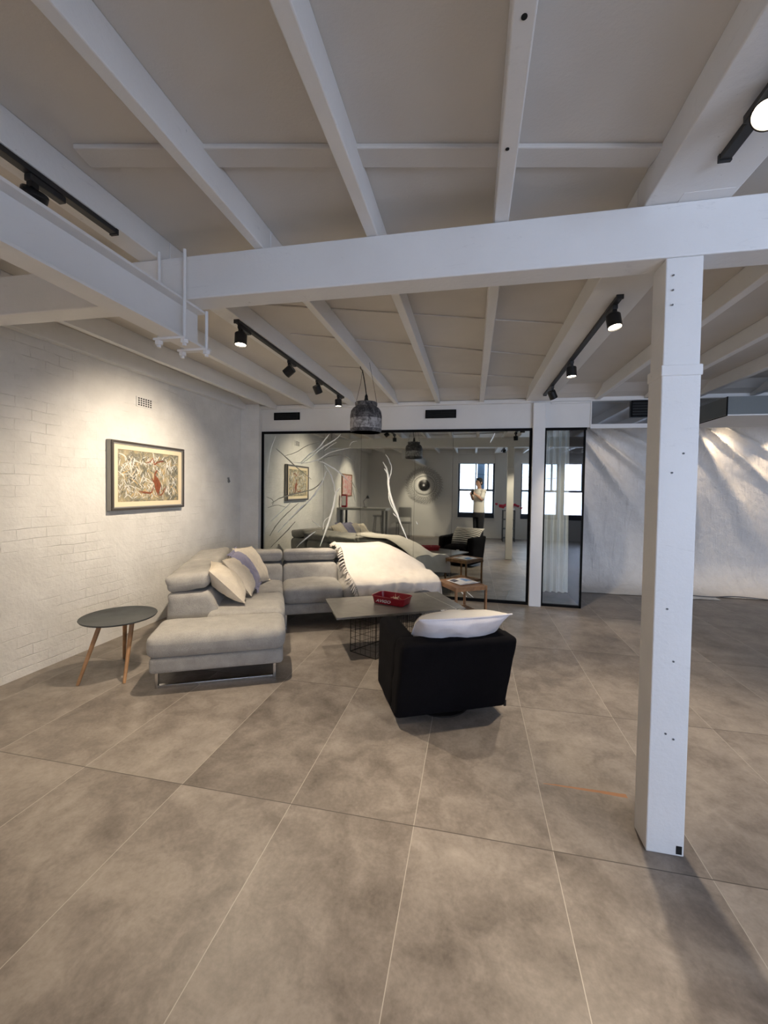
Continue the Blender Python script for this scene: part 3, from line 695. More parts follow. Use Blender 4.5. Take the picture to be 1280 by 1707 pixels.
# cream throw draped over the right end of the sofa
RS = Matrix.Rotation(TH, 4, 'Z'); MS = Matrix.Translation((-2.316, 2.675, 0)) @ RS
thr = thing('throw_blanket', 'cream fringed throw draped over the right end of the grey sofa', 'blanket', (-2.316, 2.675, 0), TH)
def lerp(a, b, t_): return a+(b-a)*t_
def crest(u):                       # height of the back under the cloth
    if u < 2.22: return .798+.006*sin(u*9)
    t_ = min(1, (u-2.22)/.52); return lerp(.800, .545, t_**1.35)
def thr_fn(s, t_):
    # s across (0 left edge .. 1 right), t from the rear crest to the front hem
    shift = .16*t_**1.3
    u = 1.615 + shift*(1-s) + s*(2.745-1.615) + .004*sin(t_*23)
    zc = crest(u); k = min(1, max(0, (u-2.22)/.5))
    sag = lerp(1, .55, k)
    prof = [(2.085, zc-.02), (2.03, zc+.006), (1.86, zc+.004), (1.72, zc-.012*sag), (1.60, lerp(.705, zc-.05, k)), (1.42, lerp(.575, .515, k)), (1.27, lerp(.51, .495, k)), (1.16, .478), (1.105, .44), (1.095, .36)]
    hem = .29 + .035*sin(s*7.5+.6) + (.085 if .55 < s < .9 else 0)*sin(pi*(s-.55)/.35) - .015*(s > .93)
    prof.append((1.10-.01*sin(s*17), hem))
    x = t_*(len(prof)-1); i = min(len(prof)-2, int(x)); f = x-i
    Q = [Vector(prof[min(len(prof)-1, max(0, i+d))]) for d in (-1, 0, 1, 2)]
    p = .5*((2*Q[1])+(Q[2]-Q[0])*f+(2*Q[0]-5*Q[1]+4*Q[2]-Q[3])*f*f+(3*Q[1]-Q[0]-3*Q[2]+Q[3])*f**3)
    w = sin(s*21+t_*4)*.006*t_ + .010*smooth_noise(s*6, t_*5, 2.)*(t_ > .25)*min(1, (t_-.25)*4)
    fold = .016*max(0, sin(s*8-t_*3.5+.5))**2*min(1, max(0, t_-.12)*2.2)
    z = p.y + (abs(w)+fold if t_ < .82 else 0); v = p.x - (abs(w)*1.6+fold if t_ >= .78 else 0)
    return (u, v, z)
m = M().grid(thr_fn, 70, 90)
# right-hand drop
def drop_fn(t_, d):
    u, v, z = thr_fn(1.0, t_); zz = z - d*max(0, z-.24-.05*sin(t_*6)); return (u + .02*sin(d*pi*.5) + .008*sin(t_*19)*d, v, zz)
m.grid(drop_fn, 90, 16)
o = obj('cloth', m, 'throw_cream', thr, smooth=70)
sub = o.modifiers.new('thick', 'SOLIDIFY'); sub.thickness = .006; sub.offset = 1
m = M(); rf = random.Random(5)
for i in range(42):
    t_ = .03+.95*i/41; p = Vector(thr_fn(0, t_)); q = Vector(thr_fn(.02, t_)); d = (p-q); d.z *= .3; d = d.normalized()
    dn = Vector((-.55+rf.uniform(-.3, .3), -.45+rf.uniform(-.2, .2), -.25 if t_ < .75 else -.9)).normalized()
    e = p + d*.012; L = rf.uniform(.05, .08)
    m.tube([p+Vector((0, 0, .006)), e+Vector((0, 0, .010)), e+dn*L*.5+Vector((0, 0, .006)), e+dn*L], [.005, .010, .008, .004], 6)
obj('fringe', m, 'throw_cream', thr, smooth=60)

# scatter cushions on the sofa
def cushion(name, label, s, th, mat, c, nrm, roll=0, local=True, ruffle=0, seed=0., sy=None, group=None, back_mat=None, bend=0.):
    n = Vector(nrm).normalized(); upv = Vector((0, 0, 1)); x = upv.cross(n).normalized(); y = n.cross(x)
    R_ = Matrix((x, y, n)).transposed().to_4x4() @ Matrix.Rotation(roll, 4, 'Z')
    Tm = Matrix.Translation(c) @ R_
    if local: Tm = MS @ Tm
    o = thing(name, label, 'cushion', (0, 0, 0), 0, group); o.matrix_world = Tm
    sy = sy or s
    def face(sg):
        def fn(u, v):
            a, b = 2*u-1, 2*v-1
            # pinched outline
            ox = a*s/2*(1-.07*(1-abs(a))*0 - .05*(1-b*b)*abs(a)); oy = b*sy/2*(1-.05*(1-a*a)*abs(b))
            h = th/2*((1-abs(a)**2.6)*(1-abs(b)**2.6))**.55
            h *= 1+.16*smooth_noise(a*2+seed, b*2, seed)
            h += .006*smooth_noise(a*6, b*6, seed+1)*(1-a*a)*(1-b*b)
            return (ox, oy, sg*h - bend*max(0, oy+.04)**2)
        return fn
    if back_mat:
        obj('front_cover', M().grid(face(1), 28, 28), mat, o, smooth=80); obj('striped_cover', M().grid(face(-1), 28, 28), back_mat, o, smooth=80)
    else:
        m = M().grid(face(1), 28, 28).grid(face(-1), 28, 28)
        obj('cover', m, mat, o, smooth=80)
    # piped or ruffled edge
    N = 96; pts = []
    for k_ in range(N+1):
        q = k_/N*4; e = int(q) % 4; f = q-int(q)
        a, b = [(-1+2*f, -1), (1, -1+2*f), (1-2*f, 1), (-1, 1-2*f)][e]
        pts.append(Vector((a*s/2*(1-.05*(1-b*b)*abs(a)), b*sy/2*(1-.05*(1-a*a)*abs(b)), -bend*max(0, b*sy/2+.04)**2)))
    if ruffle:
        m = M(); vs = []
        for k_, p in enumerate(pts):
            vs += [p*.985, p*(1+ruffle/s*2*.9)+Vector((0, 0, .016*sin(k_*1.55)))]
        m.add(vs, [(2*i, 2*i+1, 2*i+3, 2*i+2) for i in range(N)]); ob = obj('ruffle', m, mat, o, smooth=80)
    else: obj('piping', M().tube(pts, .0055, 6, cap=False), back_mat or mat, o, smooth=80)
    return o
G = 'scatter cushions on the sofa'
cushion('scatter_cushion', 'cream cushion nearest the front of the pile on the sofa, leaning on the left backrest', .43, .19, 'cushion_cream', (.435, .66, .645), (.72, .06, .69), .03, seed=1., group=G)
cushion('scatter_cushion', 'cream cushion second in the sofa pile, in front of the lilac ruffled one', .43, .15, 'cushion_cream', (.53, .93, .655), (.78, -.04, .60), -.03, seed=2., group=G)
cushion('scatter_cushion', 'lilac grey ruffle-edged cushion between the cream cushions on the sofa', .43, .14, 'cushion_lilac', (.565, 1.15, .67), (.80, -.06, .58), .03, ruffle=.035, seed=3., group=G)
cushion('scatter_cushion', 'rear cream cushion behind the lilac one in the sofa corner', .45, .17, 'cushion_cream', (.61, 1.38, .665), (.80, -.28, .54), -.10, seed=4., group=G)

# ------------------------------------------------------------------ round side table
rtb = thing('round_side_table', 'round dark grey side table with three wooden legs by the brick wall', 'table', (-2.80, 2.84, 0))
obj('table_top', M().lathe([(0, .438), (.12, .438), (.235, .446), (.268, .456), (.275, .466), (.273, .470), (.267, .470), (.255, .463), (0, .460)], 64), 'slate_top', rtb, smooth=40)
for (fx_, fy_, tx_, ty_) in ((-2.912, 2.572, -2.885, 2.755), (-2.604, 2.686, -2.665, 2.83), (-2.976, 3.071, -2.83, 2.93)):
    b_ = Vector((fx_+2.80, fy_-2.84, 0)); tp = Vector((tx_+2.80, ty_-2.84, .44))
    lg = obj('leg', M().tube([b_, b_.lerp(tp, .06), tp], [.010, .012, .018], 14), 'beech', rtb, smooth=50)
    obj('leg_socket', M().tube([tp-Vector((0, 0, .012)), tp], [.024, .03], 14), 'black_metal', lg)

# ------------------------------------------------------------------ coffee table
ct = thing('coffee_table', 'low stone-topped coffee table on a wire cage base in front of the sofa', 'table', (-.735, 3.968, 0), radians(28.6))
obj('table_top', M().box(-.62, .62, -.325, .325, .392, .412), 'stone_top', ct, bevel=.003)
def cage():
    m = M(); inv = Matrix.Rotation(-radians(28.6), 3, 'Z')
    cs = [inv @ (Vector(p)-Vector((-.735, 3.968, 0))) for p in ((-1.089, 3.702, 0), (-.817, 3.576, 0), (-.381, 4.232, 0), (-.653, 4.358, 0))]
    for i in range(4):
        a, b = cs[i], cs[(i+1) % 4]; L = (b-a).length; n = max(2, round(L/.058))
        for k_ in range(n+1):
            p = a.lerp(b, k_/n); m.tube([p+Vector((0, 0, .003)), p+Vector((0, 0, .392))], .0018 if 0 < k_ < n else .004, 5)
        for z in (.004, .065, .13, .195, .26, .325, .388): m.tube([a+Vector((0, 0, z)), b+Vector((0, 0, z))], .0018 if .01 < z < .38 else .004, 5)
    return m
obj('wire_base', cage(), 'dark_wire', ct)
tr = thing('tray', 'red rectangular tray with white lettering on the stone coffee table', 'tray', (-.75, 3.972, .4125), radians(-17))
def tray_mesh():
    m = M(); out = []
    def ring(hx, hy, r, z):
        pts = []
        for cx_, cy_, a0 in ((hx-r, hy-r, 0), (-hx+r, hy-r, 90), (-hx+r, -hy+r, 180), (hx-r, -hy+r, 270)):
            for k_ in range(7): a = radians(a0+k_*15); pts.append((cx_+r*cos(a), cy_+r*sin(a), z))
        return pts
    rings = [ring(.155, .09, .03, 0), ring(.162, .096, .035, .004), ring(.176, .108, .04, .070), ring(.182, .114, .042, .072), ring(.182, .114, .042, .077), ring(.173, .105, .04, .077), ring(.158, .092, .032, .008)]
    n = len(rings[0]); vs = [p for r in rings for p in r]
    fs = [(i*n+k_, i*n+(k_+1) % n, (i+1)*n+(k_+1) % n, (i+1)*n+k_) for i in range(len(rings)-1) for k_ in range(n)]
    fs += [tuple(range(n))[::-1], tuple((len(rings)-1)*n+k_ for k_ in range(n))]
    return m.add(vs, fs)
obj('tray_body', tray_mesh(), 'red_enamel', tr, smooth=40)
def text_mesh(body, size, shear, ext):
    cu = bpy.data.curves.new('txt', 'FONT'); cu.body = body; cu.size = size; cu.shear = shear; cu.extrude = ext; cu.align_x = 'CENTER'; cu.offset = size*.018; cu.space_character = 1.05
    ob = bpy.data.objects.new('txt', cu); COL.objects.link(ob); dg = bpy.context.evaluated_depsgraph_get()
    me = bpy.data.meshes.new_from_object(ob.evaluated_get(dg)); bpy.data.objects.remove(ob)
    m = M().add([v.co for v in me.vertices], [tuple(p.vertices) for p in me.polygons]); bpy.data.meshes.remove(me); return m
m = text_mesh('AVIGO', .040, .35, .0008).xf(Matrix.Translation((-.045, -.1003, .020)) @ Matrix.Rotation(radians(100.3), 4, 'X') @ Matrix.Scale(1.25, 4, (1, 0, 0)))
obj('lettering', m, 'lettering_white', tr)
sh = thing('seashell', 'small pale shell-like ornament lying inside the red tray', 'ornament', (-.715, 3.985, .4215), 0)
m = M().lathe([(0, 0), (.022, .004), (.034, .014), (.030, .026), (.018, .038), (.008, .046), (0, .050)], 20); obj('shell_body', m, 'straw', sh, smooth=60)
m = M()
for k_ in range(7):
    a = k_*.9; m.tube([(0, 0, .03), (.03*cos(a), .03*sin(a), .045), (.055*cos(a), .055*sin(a), .03+.02*(k_ % 3))], [.003, .0025, .001], 6)
obj('shell_spines', m, 'straw', sh)
kb = tag(obj('key_tag', M().box(-.02, .02, -.012, .012, 0, .006).tube([(.02, 0, .004), (.045, .01, .004)], .003, 6), 'paper_white', loc=(-.24, 3.83, .4125)), 'small white tag on the coffee table edge behind the armchair pillow', 'tag')
kb.rotation_euler = (0, 0, .5)

# ------------------------------------------------------------------ slatted oak side table with a magazine
ost = thing('oak_side_table', 'small oak side table with a lower shelf beside the mirror glass', 'table', (-.105, 4.91, 0), math.atan2(.202, .311))
ang = math.atan2(.202, .311); hx, hy = .195, .222
m = M()
for sx_ in (-1, 1):
    for sy_ in (-1, 1):
        obj('leg', M().box(sx_*hx-.012, sx_*hx+.012, sy_*hy-.012, sy_*hy+.012, 0, .45), 'oak', ost, bevel=.002)
obj('apron', M().box(-hx+.012, hx-.012, -hy-.009, -hy+.009, .40, .45).box(-hx+.012, hx-.012, hy-.009, hy+.009, .40, .45).box(-hx-.009, -hx+.009, -hy+.012, hy-.012, .40, .45).box(hx-.009, hx+.009, -hy+.012, hy-.012, .40, .45), 'oak', ost, bevel=.002)
obj('table_top', M().box(-hx+.009, hx-.009, -hy+.009, hy-.009, .432, .444), 'oak', ost)
m = M()
for k_ in range(8):
    y = -hy+.03+k_*(2*hy-.06)/7; m.box(-hx+.0, hx-.0, y-.019, y+.019, .10, .114)
obj('slatted_shelf', m, 'oak', ost)
obj('shelf_rail', M().box(-hx-.006, -hx+.006, -hy+.012, hy-.012, .085, .10).box(hx-.006, hx+.006, -hy+.012, hy-.012, .085, .10), 'oak', ost)
mg = thing('magazine', 'open white magazine with blue pictures on the oak side table', 'magazine', (-.085, 4.945, .4515), ang+.12)
def page(sg):
    def fn(u, v): return (sg*u*.135, (v-.5)*.26, .004+.010*sin(pi*min(1, u*1.15))*(1-u*.6))
    return fn
obj('page_block', M().grid(page(1), 12, 4).grid(page(-1), 12, 4).box(-.137, .137, -.132, .132, 0, .003), 'paper_white', mg, smooth=60)
def patch(sg, u0, u1, v0, v1):
    f_ = page(sg)
    def fn(u, v):
        p = f_(lerp(u0, u1, u), lerp(v0, v1, v)); return (p[0], p[1], p[2]+.0012)
    return fn
obj('photo_print', M().grid(patch(1, .15, .9, .35, .85), 8, 4), 'paper_blue', mg); obj('photo_print', M().grid(patch(-1, .35, .9, .5, .9), 8, 4), 'paper_dark', mg)

# ------------------------------------------------------------------ black swivel armchair
ac = thing('swivel_armchair', 'black velvet cube armchair seen from behind on a swivel base', 'armchair', (-.085, 2.725, 0), radians(25.5))
def shear(p):
    q = Vector(p); t_ = (q.z-.08)/.50; q.y -= .14*t_*max(0, 1-q.y/.56); q.x *= 1+.0*t_
    return q
def chf(seed):
    def fn(p, a, b, c):
        q = shear(p); q.x += .004*smooth_noise(a*3, c*3, seed); return q
    return fn
obj('backrest', M().rbox(-.402, .385, 0, .15, .055, .588, .035, 14, chf(1.)), 'velvet_black', ac, smooth=60)
obj('armrest', M().rbox(-.405, -.255, .10, .53, .055, .582, .045, 14, chf(2.)), 'velvet_black', ac, smooth=60)
obj('armrest', M().rbox(.245, .388, .10, .53, .055, .582, .045, 14, chf(3.)), 'velvet_black', ac, smooth=60)
obj('seat_base', M().rbox(-.25, .25, .10, .555, .06, .26, .03, 10), 'velvet_black', ac, smooth=60)
obj('seat_cushion', M().rbox(-.253, .243, .10, .58, .262, .40, .05, 12, puff(.03, 0, 1.)), 'velvet_black', ac, smooth=60)
obj('inner_back', M().rbox(-.25, .24, .04, .17, .36, .565, .045, 12, chf(4.)), 'velvet_black', ac, smooth=60)
obj('swivel_base', M().lathe([(0, 0), (.20, 0), (.205, .005), (.20, .010), (.06, .022), (.045, .03), (.045, .07), (0, .07)], 48, (0, .26, 0)), 'dark_wire', ac, smooth=40)
obj('zip_tab', M().box(.372, .388, .012, .022, .06, .10), 'black_metal', ac)
# white pillow with a striped face, leaning on the armchair back
ua = radians(25.5); U_ = Vector((cos(ua), sin(ua), 0)); V_ = Vector((-sin(ua), cos(ua), 0)); oc = Vector((-.085, 2.725, 0))
pc = oc + U_*.03 + V_*(.10) + Vector((0, 0, .575))
cushion('lean_pillow', 'white pillow with striped front resting on the back of the black armchair', .63, .25, 'cushion_stripe', pc, (V_*.90 + Vector((0, 0, .43))), 0, local=False, seed=6., sy=.46, back_mat='cushion_white', bend=1.6)

# ------------------------------------------------------------------ photo backdrop in the studio beyond
def drape(x0, x1, yfront, ywall, seed, fold, tan0):
    def fn(u, v):
        x = lerp(x0, x1, u)
        L1, R_, L2 = ywall-yfront-.45, .45, 2.75-.45
        A = R_*pi/2; tot = L1+A+L2; s = v*tot
        wob = .05*smooth_noise(u*7, v*4, seed)
        if s < L1: y, z = yfront+s, .006; nz, ny = 1, 0
        elif s < L1+A: a = (s-L1)/R_; y, z = yfront+L1+R_*sin(a), R_*(1-cos(a))+.006; nz, ny = cos(a), -sin(a)
        else: y, z = ywall, .456+(s-L1-A); nz, ny = 0, -1
        k_ = max(0, (s-L1)/(A+L2))
        # folds fanning out of the upper left corner
        dx_, dz_ = (x-x0+.1), (2.95-z); an = math.atan2(dx_, dz_+.01)
        h = fold*k_*(sin(an*22+seed+.9*sin(an*7))*.5+.5)**3*(1.15-min(1, dx_/2.6))*min(1, (dx_*dx_+dz_*dz_)**.5*1.2) + .018*smooth_noise(x*2.2+z*1.1, z*1.3-x*.6, seed)*min(1, .15+k_*2) + .006*abs(smooth_noise(x*6, (y+z)*6, seed+2))
        if s < L1: h = abs(h)*.5
        if v == 0: y += wob*.6
        return (x, y+ny*h, z+nz*h)
    return fn
bd = tag(obj('backdrop_cloth', M().grid(drape(1.52, 3.55, 6.74, 7.55, 1., .20, 0), 140, 130), 'backdrop_calico', smooth=80), 'pale calico backdrop hanging left of the pillar and sweeping onto the floor', 'backdrop')
bd2 = tag(obj('backdrop_cloth', M().grid(drape(3.32, 6.5, 6.95, 7.50, 3.3, .15, 0), 150, 130), 'backdrop_calico', smooth=80), 'pale calico backdrop with warm light pools right of the pillar', 'backdrop')
struct('wall_studio', M().box(1.49, XR, 7.62, YE+.1, 0, ZC), 'white_plaster')
tag(obj('hem_line', M().tube(catmull([(3.2, 6.92, .016), (3.5, 6.90, .014), (3.9, 6.99, .02), (4.4, 6.86, .016)], 8), .007, 6), 'dark_grey', smooth=60), 'dark line added along the overlapping backdrop hem on the studio floor', 'cord')  # dark strip added to draw the edge where the cloth overlaps
def downlight(x, y, label, power, aim):
    s = thing('studio_spotlight', label, 'spotlight', (x, y, ZC), 0, 'studio spotlights')
    obj('stem', M().tube([(0, 0, 0), (0, 0, -.08)], .008, 8), 'black_metal', s)
    d = Vector(aim).normalized(); R_ = look_rot(d)
    hd = obj('head', M().lathe([(0, .03), (.04, .03), (.04, -.05), (.036, -.05), (.036, -.036), (0, -.036)], 24, (0, 0, -.10), R_), 'black_metal', s, smooth=40)
    obj('lens', M().lathe([(0, -.039), (.035, -.039), (.035, -.037), (0, -.037)], 20, (0, 0, -.10), R_), 'lamp_glow', hd)
    ld = bpy.data.lights.new('spot_beam', 'SPOT'); ld.energy = power; ld.color = (1, .76, .50); ld.spot_size = radians(74); ld.spot_blend = .8; ld.shadow_soft_size = .03
    lo = bpy.data.objects.new('spot_beam', ld); COL.objects.link(lo); lo.parent = s; lo.location = Vector((0, 0, -.10))+d*.056; lo.rotation_euler = d.to_track_quat('-Z', 'Y').to_euler()
downlight(3.80, 7.10, 'studio spotlight hidden behind the bulkhead, lighting the backdrop just right of the pillar', 20, (0, .55, -1))
downlight(4.65, 7.05, 'studio spotlight behind the bulkhead, lighting the backdrop at the right edge', 34, (0, .35, -1))
downlight(2.35, 6.6, 'added unseen spotlight behind the transom, brightening the backdrop left of the pillar', 8, (-.3, .8, -1))  # unseen lamp added to lift the brightness of the left cloth

# ------------------------------------------------------------------ things behind the camera, seen in the reflective glass
p2 = thing('small_picture', 'small framed pink and red picture on the brick wall, seen in the mirror glass', 'picture', (XL+.003, .02, 1.31))
w_, h_ = .92, .62
m = M().box(0, .03, 0, w_, 0, .03).box(0, .03, 0, w_, h_-.03, h_).box(0, .03, 0, .03, .03, h_-.03).box(0, .03, w_-.03, w_, .03, h_-.03)
obj('frame', m, 'oak', p2); obj('canvas', M().box(.004, .018, .03, w_-.03, .03, h_-.03), 'painting_pink', p2)
# eye sculpture
ey = thing('eye_sculpture', 'round metal eye wall sculpture with curled lashes, seen in the mirror glass', 'sculpture', (-1.55, YB, 1.672))
obj('pupil', M().lathe([(0, .045), (.05, .045), (.12, .035), (.19, .012), (.195, 0), (0, 0)], 40, (0, .004, 0), Matrix.Rotation(-pi/2, 3, 'X')), 'black_metal', ey, smooth=40)
obj('glint', M().lathe([(0, .004), (.03, .004), (.03, 0), (0, 0)], 20, (-.01, .050, 0), Matrix.Rotation(-pi/2, 3, 'X')), 'paper_white', ey)
m = M()
for k_ in range(36):
    a = 2*pi*k_/36; m.tube([(.26*cos(a), .02, .25*sin(a)*1.0), (.33*cos(a+.05), .02, .30*sin(a+.05))], .0035, 6)
m.tube([(.35*cos(2*pi*k_/48), .02, .31*sin(2*pi*k_/48)) for k_ in range(49)], .007, 6)
obj('iris_ring', m, 'black_metal', ey)
for k_ in range(40):
    a = 2*pi*k_/40; r0_ = .38
    pts = []
    for j in range(7):
        q = j/6; rr = r0_+q*.24; aa = a + .16*sin(q*pi*1.6); pts.append((rr*cos(aa)*1.02, .025+.03*sin(q*pi), rr*sin(aa)))
    obj('lash', M().tube(pts, [.0065]*6+[.003], 5), 'black_metal', ey, smooth=60)
# high bench against the left wall, with small things on it
ht = thing('high_bench', 'long grey high bench table by the brick wall, seen in the mirror glass', 'table', (-2.80, 1.0, 0))
obj('table_top', M().box(-.65, .65, -.30, .30, .97, 1.03), 'grey_laminate', ht, bevel=.004)
for sx_ in (-1, 1):
    for sy_ in (-1, 1): obj('leg', M().box(sx_*.56-.025, sx_*.56+.025, sy_*.24-.025, sy_*.24+.025, 0, .97), 'dark_grey', ht)
bx = thing('boxed_card', 'tall red and white boxed card on the high bench, seen in the mirror glass', 'box', (-3.33, 1.05, 1.031))
obj('carton', M().box(-.07, .07, -.05, .05, 0, .34), 'red_enamel', bx); obj('card_front', M().box(-.055, .055, .0502, .054, .05, .30), 'paper_white', bx)
ln = thing('desk_lamp', 'small black desk lamp on the high bench, seen in the mirror glass', 'lamp', (-2.78, 1.0, 1.031))
obj('base', M().lathe([(0, 0), (.06, 0), (.06, .015), (0, .02)], 24), 'black_metal', ln); obj('arm', M().tube([(0, 0, .015), (-.04, 0, .16), (.06, 0, .28)], .006, 8), 'black_metal', ln)
obj('shade', M().lathe([(.018, .05), (.05, -.03), (.046, -.03), (.0, .045)], 20, (.075, 0, .27)), 'black_metal', ln)
bs = thing('bar_stool', 'grey bar stool beside the high bench, seen in the mirror glass', 'stool', (-2.75, -.5, 0))
obj('seat', M().lathe([(0, .70), (.16, .70), (.17, .72), (.16, .74), (0, .74)], 28), 'ash_grey', bs, smooth=40)
for a in (45, 135, 225, 315):
    a = radians(a); obj('leg', M().tube([(.21*cos(a), .21*sin(a), 0), (.12*cos(a), .12*sin(a), .70)], .014, 8), 'ash_grey', bs)
obj('foot_ring', M().tube([(.185*cos(2*pi*k_/24), .185*sin(2*pi*k_/24), .22) for k_ in range(25)], .008, 6, cap=False), 'ash_grey', bs)
dc = thing('side_chair', 'grey upright chair below the eye sculpture, seen in the mirror glass', 'chair', (-2.12, -1.45, 0), pi)
obj('seat', M().box(-.23, .23, -.22, .22, .44, .48), 'ash_grey', dc, bevel=.01); obj('backrest', M().box(-.20, .20, .20, .23, .62, .95), 'ash_grey', dc, bevel=.01)
for sx_ in (-1, 1):
    obj('leg', M().tube([(sx_*.21, -.20, 0), (sx_*.20, -.18, .44)], .014, 8), 'ash_grey', dc); obj('leg', M().tube([(sx_*.21, .24, 0), (sx_*.20, .20, .46), (sx_*.20, .22, .93)], .014, 8), 'ash_grey', dc)
# shelf trolley with red flowers by the window wall
sr = thing('shelf_trolley', 'narrow dark metal shelf trolley by the window wall, seen in the mirror glass', 'trolley', (1.10, -1.35, 0))
for sx_ in (-1, 1):
    for sy_ in (-1, 1): obj('post', M().box(sx_*.17-.012, sx_*.17+.012, sy_*.15-.012, sy_*.15+.012, 0, .95), 'dark_grey', sr)
for z in (.10, .38, .66, .93): obj('shelf', M().box(-.182, .182, -.162, .162, z, z+.02), 'dark_grey', sr)
for sx_, lab in ((-1, 'left'), (1, 'right')):
    fl = thing('red_flowers', 'red flowers at the %s end of the dark trolley, reflected in the mirror' % lab, 'flowers', (1.10+sx_*.12, -1.35, .9505))
    obj('vase', M().lathe([(0, 0), (.04, 0), (.05, .05), (.035, .10), (.03, .10), (.03, .02), (0, .02)], 20), 'paper_white', fl, smooth=40)
    rr = random.Random(11+sx_); m = M(); ms = M()
    for k_ in range(9):
        c_ = Vector((sx_*.10+rr.uniform(-.14, .14), rr.uniform(-.08, .08), .10+rr.uniform(-.04, .08)))
        m.lathe([(0, -.03), (.025, -.02), (.045, .005), (.04, .025), (.02, .02), (.0, .0)], 12, c_, Matrix.Rotation(rr.uniform(-.6, .6), 3, 'X'))
        ms.tube([(0, 0, .06), c_*.5+Vector((0, 0, .06)), c_-Vector((0, 0, .03))], .004, 5)
    obj('petals', m, 'red_petal', fl, smooth=60); obj('stems', ms, 'dark_grey', fl)

# ------------------------------------------------------------------ the photographer, seen in the reflective glass
def fuse(m, voxel, smooth=4):            # merge overlapping closed forms into one continuous skin
    me = bpy.data.meshes.new('f'); me.from_pydata(m.v, [], m.f); me.update()
    bm = bmesh.new(); bm.from_mesh(me); bmesh.ops.recalc_face_normals(bm, faces=bm.faces); bm.to_mesh(me); bm.free()
    ob = bpy.data.objects.new('f', me); COL.objects.link(ob)
    r = ob.modifiers.new('r', 'REMESH'); r.mode = 'VOXEL'; r.voxel_size = voxel
    sm = ob.modifiers.new('s', 'SMOOTH'); sm.factor = .5; sm.iterations = smooth
    dg = bpy.context.evaluated_depsgraph_get(); m2 = bpy.data.meshes.new_from_object(ob.evaluated_get(dg))
    out = M().add([v.co for v in m2.vertices], [tuple(p.vertices) for p in m2.polygons])
    bpy.data.objects.remove(ob); bpy.data.meshes.remove(m2); bpy.data.meshes.remove(me); return out
def ell(m, c, rx, ry, rz, rot=None, seg=20):
    c = Vector(c); vs = []; n = 12
    for i in range(n+1):
        a = pi*i/n
        for k in range(seg):
            b = 2*pi*k/seg; p = Vector((rx*sin(a)*cos(b), ry*sin(a)*sin(b), -rz*cos(a))) if 0 < i < n else Vector((1e-4*cos(b), 1e-4*sin(b), -rz*cos(a)))
            vs.append(c + (rot @ p if rot else p))
    fs = [(i*seg+k, i*seg+(k+1) % seg, (i+1)*seg+(k+1) % seg, (i+1)*seg+k) for i in range(n) for k in range(seg)]
    fs += [tuple(range(seg))[::-1], tuple(n*seg+k for k in range(seg))]
    return m.add(vs, fs)
def loft(m, rings, seg=28):               # horizontal elliptical rings (x, y, z, rx, ry)
    vs = [(x+rx*cos(2*pi*k/seg), y+ry*sin(2*pi*k/seg), z) for x, y, z, rx, ry in rings for k in range(seg)]; n = len(rings)
    fs = [(i*seg+k, i*seg+(k+1) % seg, (i+1)*seg+(k+1) % seg, (i+1)*seg+k) for i in range(n-1) for k in range(seg)]
    return m.add(vs, fs+[tuple(range(seg))[::-1], tuple((n-1)*seg+k for k in range(seg))])
def limb(m, pts, rs):
    for p, r in zip(pts, rs): ell(m, p, r, r, r, seg=16)
    m.tube(pts, rs, 16); return m
# person frame: local +y faces forward, origin between the feet
PX, PY, PROT = .20, -.27, radians(48)
per = thing('person', 'person in white t-shirt and dark trousers photographing with a phone, reflected in the mirror', 'person', (PX, PY, 0), PROT)
inv = (Matrix.Translation((PX, PY, 0)) @ Matrix.Rotation(PROT, 4, 'Z')).inverted()
phone_c = Vector((0.012, -.016, CAMH-.045)); ph_yaw = YAW
def W2L(p): return inv @ Vector(p)
side = Vector((cos(ph_yaw), sin(ph_yaw), 0)); fwd = Vector((-sin(ph_yaw), cos(ph_yaw), 0))
R2 = inv.to_3x3(); s_l, f_l = R2 @ side, R2 @ fwd
b = M()
loft(b, [(0, -.003, .86, .145, .098), (0, -.003, .96, .150, .104), (0, 0, 1.10, .145, .100), (0, .005, 1.24, .152, .108), (0, .005, 1.37, .168, .115), (0, -.005, 1.47, .170, .105), (0, -.012, 1.535, .120, .080), (0, -.012, 1.575, .070, .062)])
limb(b, [(0, -.012, 1.53), (0, 0, 1.62), (0, .005, 1.68)], [.062, .056, .056])
ell(b, (0, .000, 1.785), .076, .098, .092); ell(b, (0, .030, 1.715), .062, .066, .078); ell(b, (0, .062, 1.672), .036, .036, .030); ell(b, (0, .055, 1.74), .060, .050, .060)
ell(b, (0, .092, 1.785), .050, .014, .012)                                   # brow
limb(b, [(0, .100, 1.765), (0, .116, 1.735), (0, .122, 1.722)], [.009, .012, .014]); ell(b, (0, .112, 1.718), .018, .012, .010)   # nose
ell(b, (0, .098, 1.690), .022, .010, .006); ell(b, (0, .097, 1.680), .020, .010, .007)                                         # lips
for sx_ in (-1, 1): ell(b, (sx_*.078, -.005, 1.742), .010, .020, .032)
ends = {}
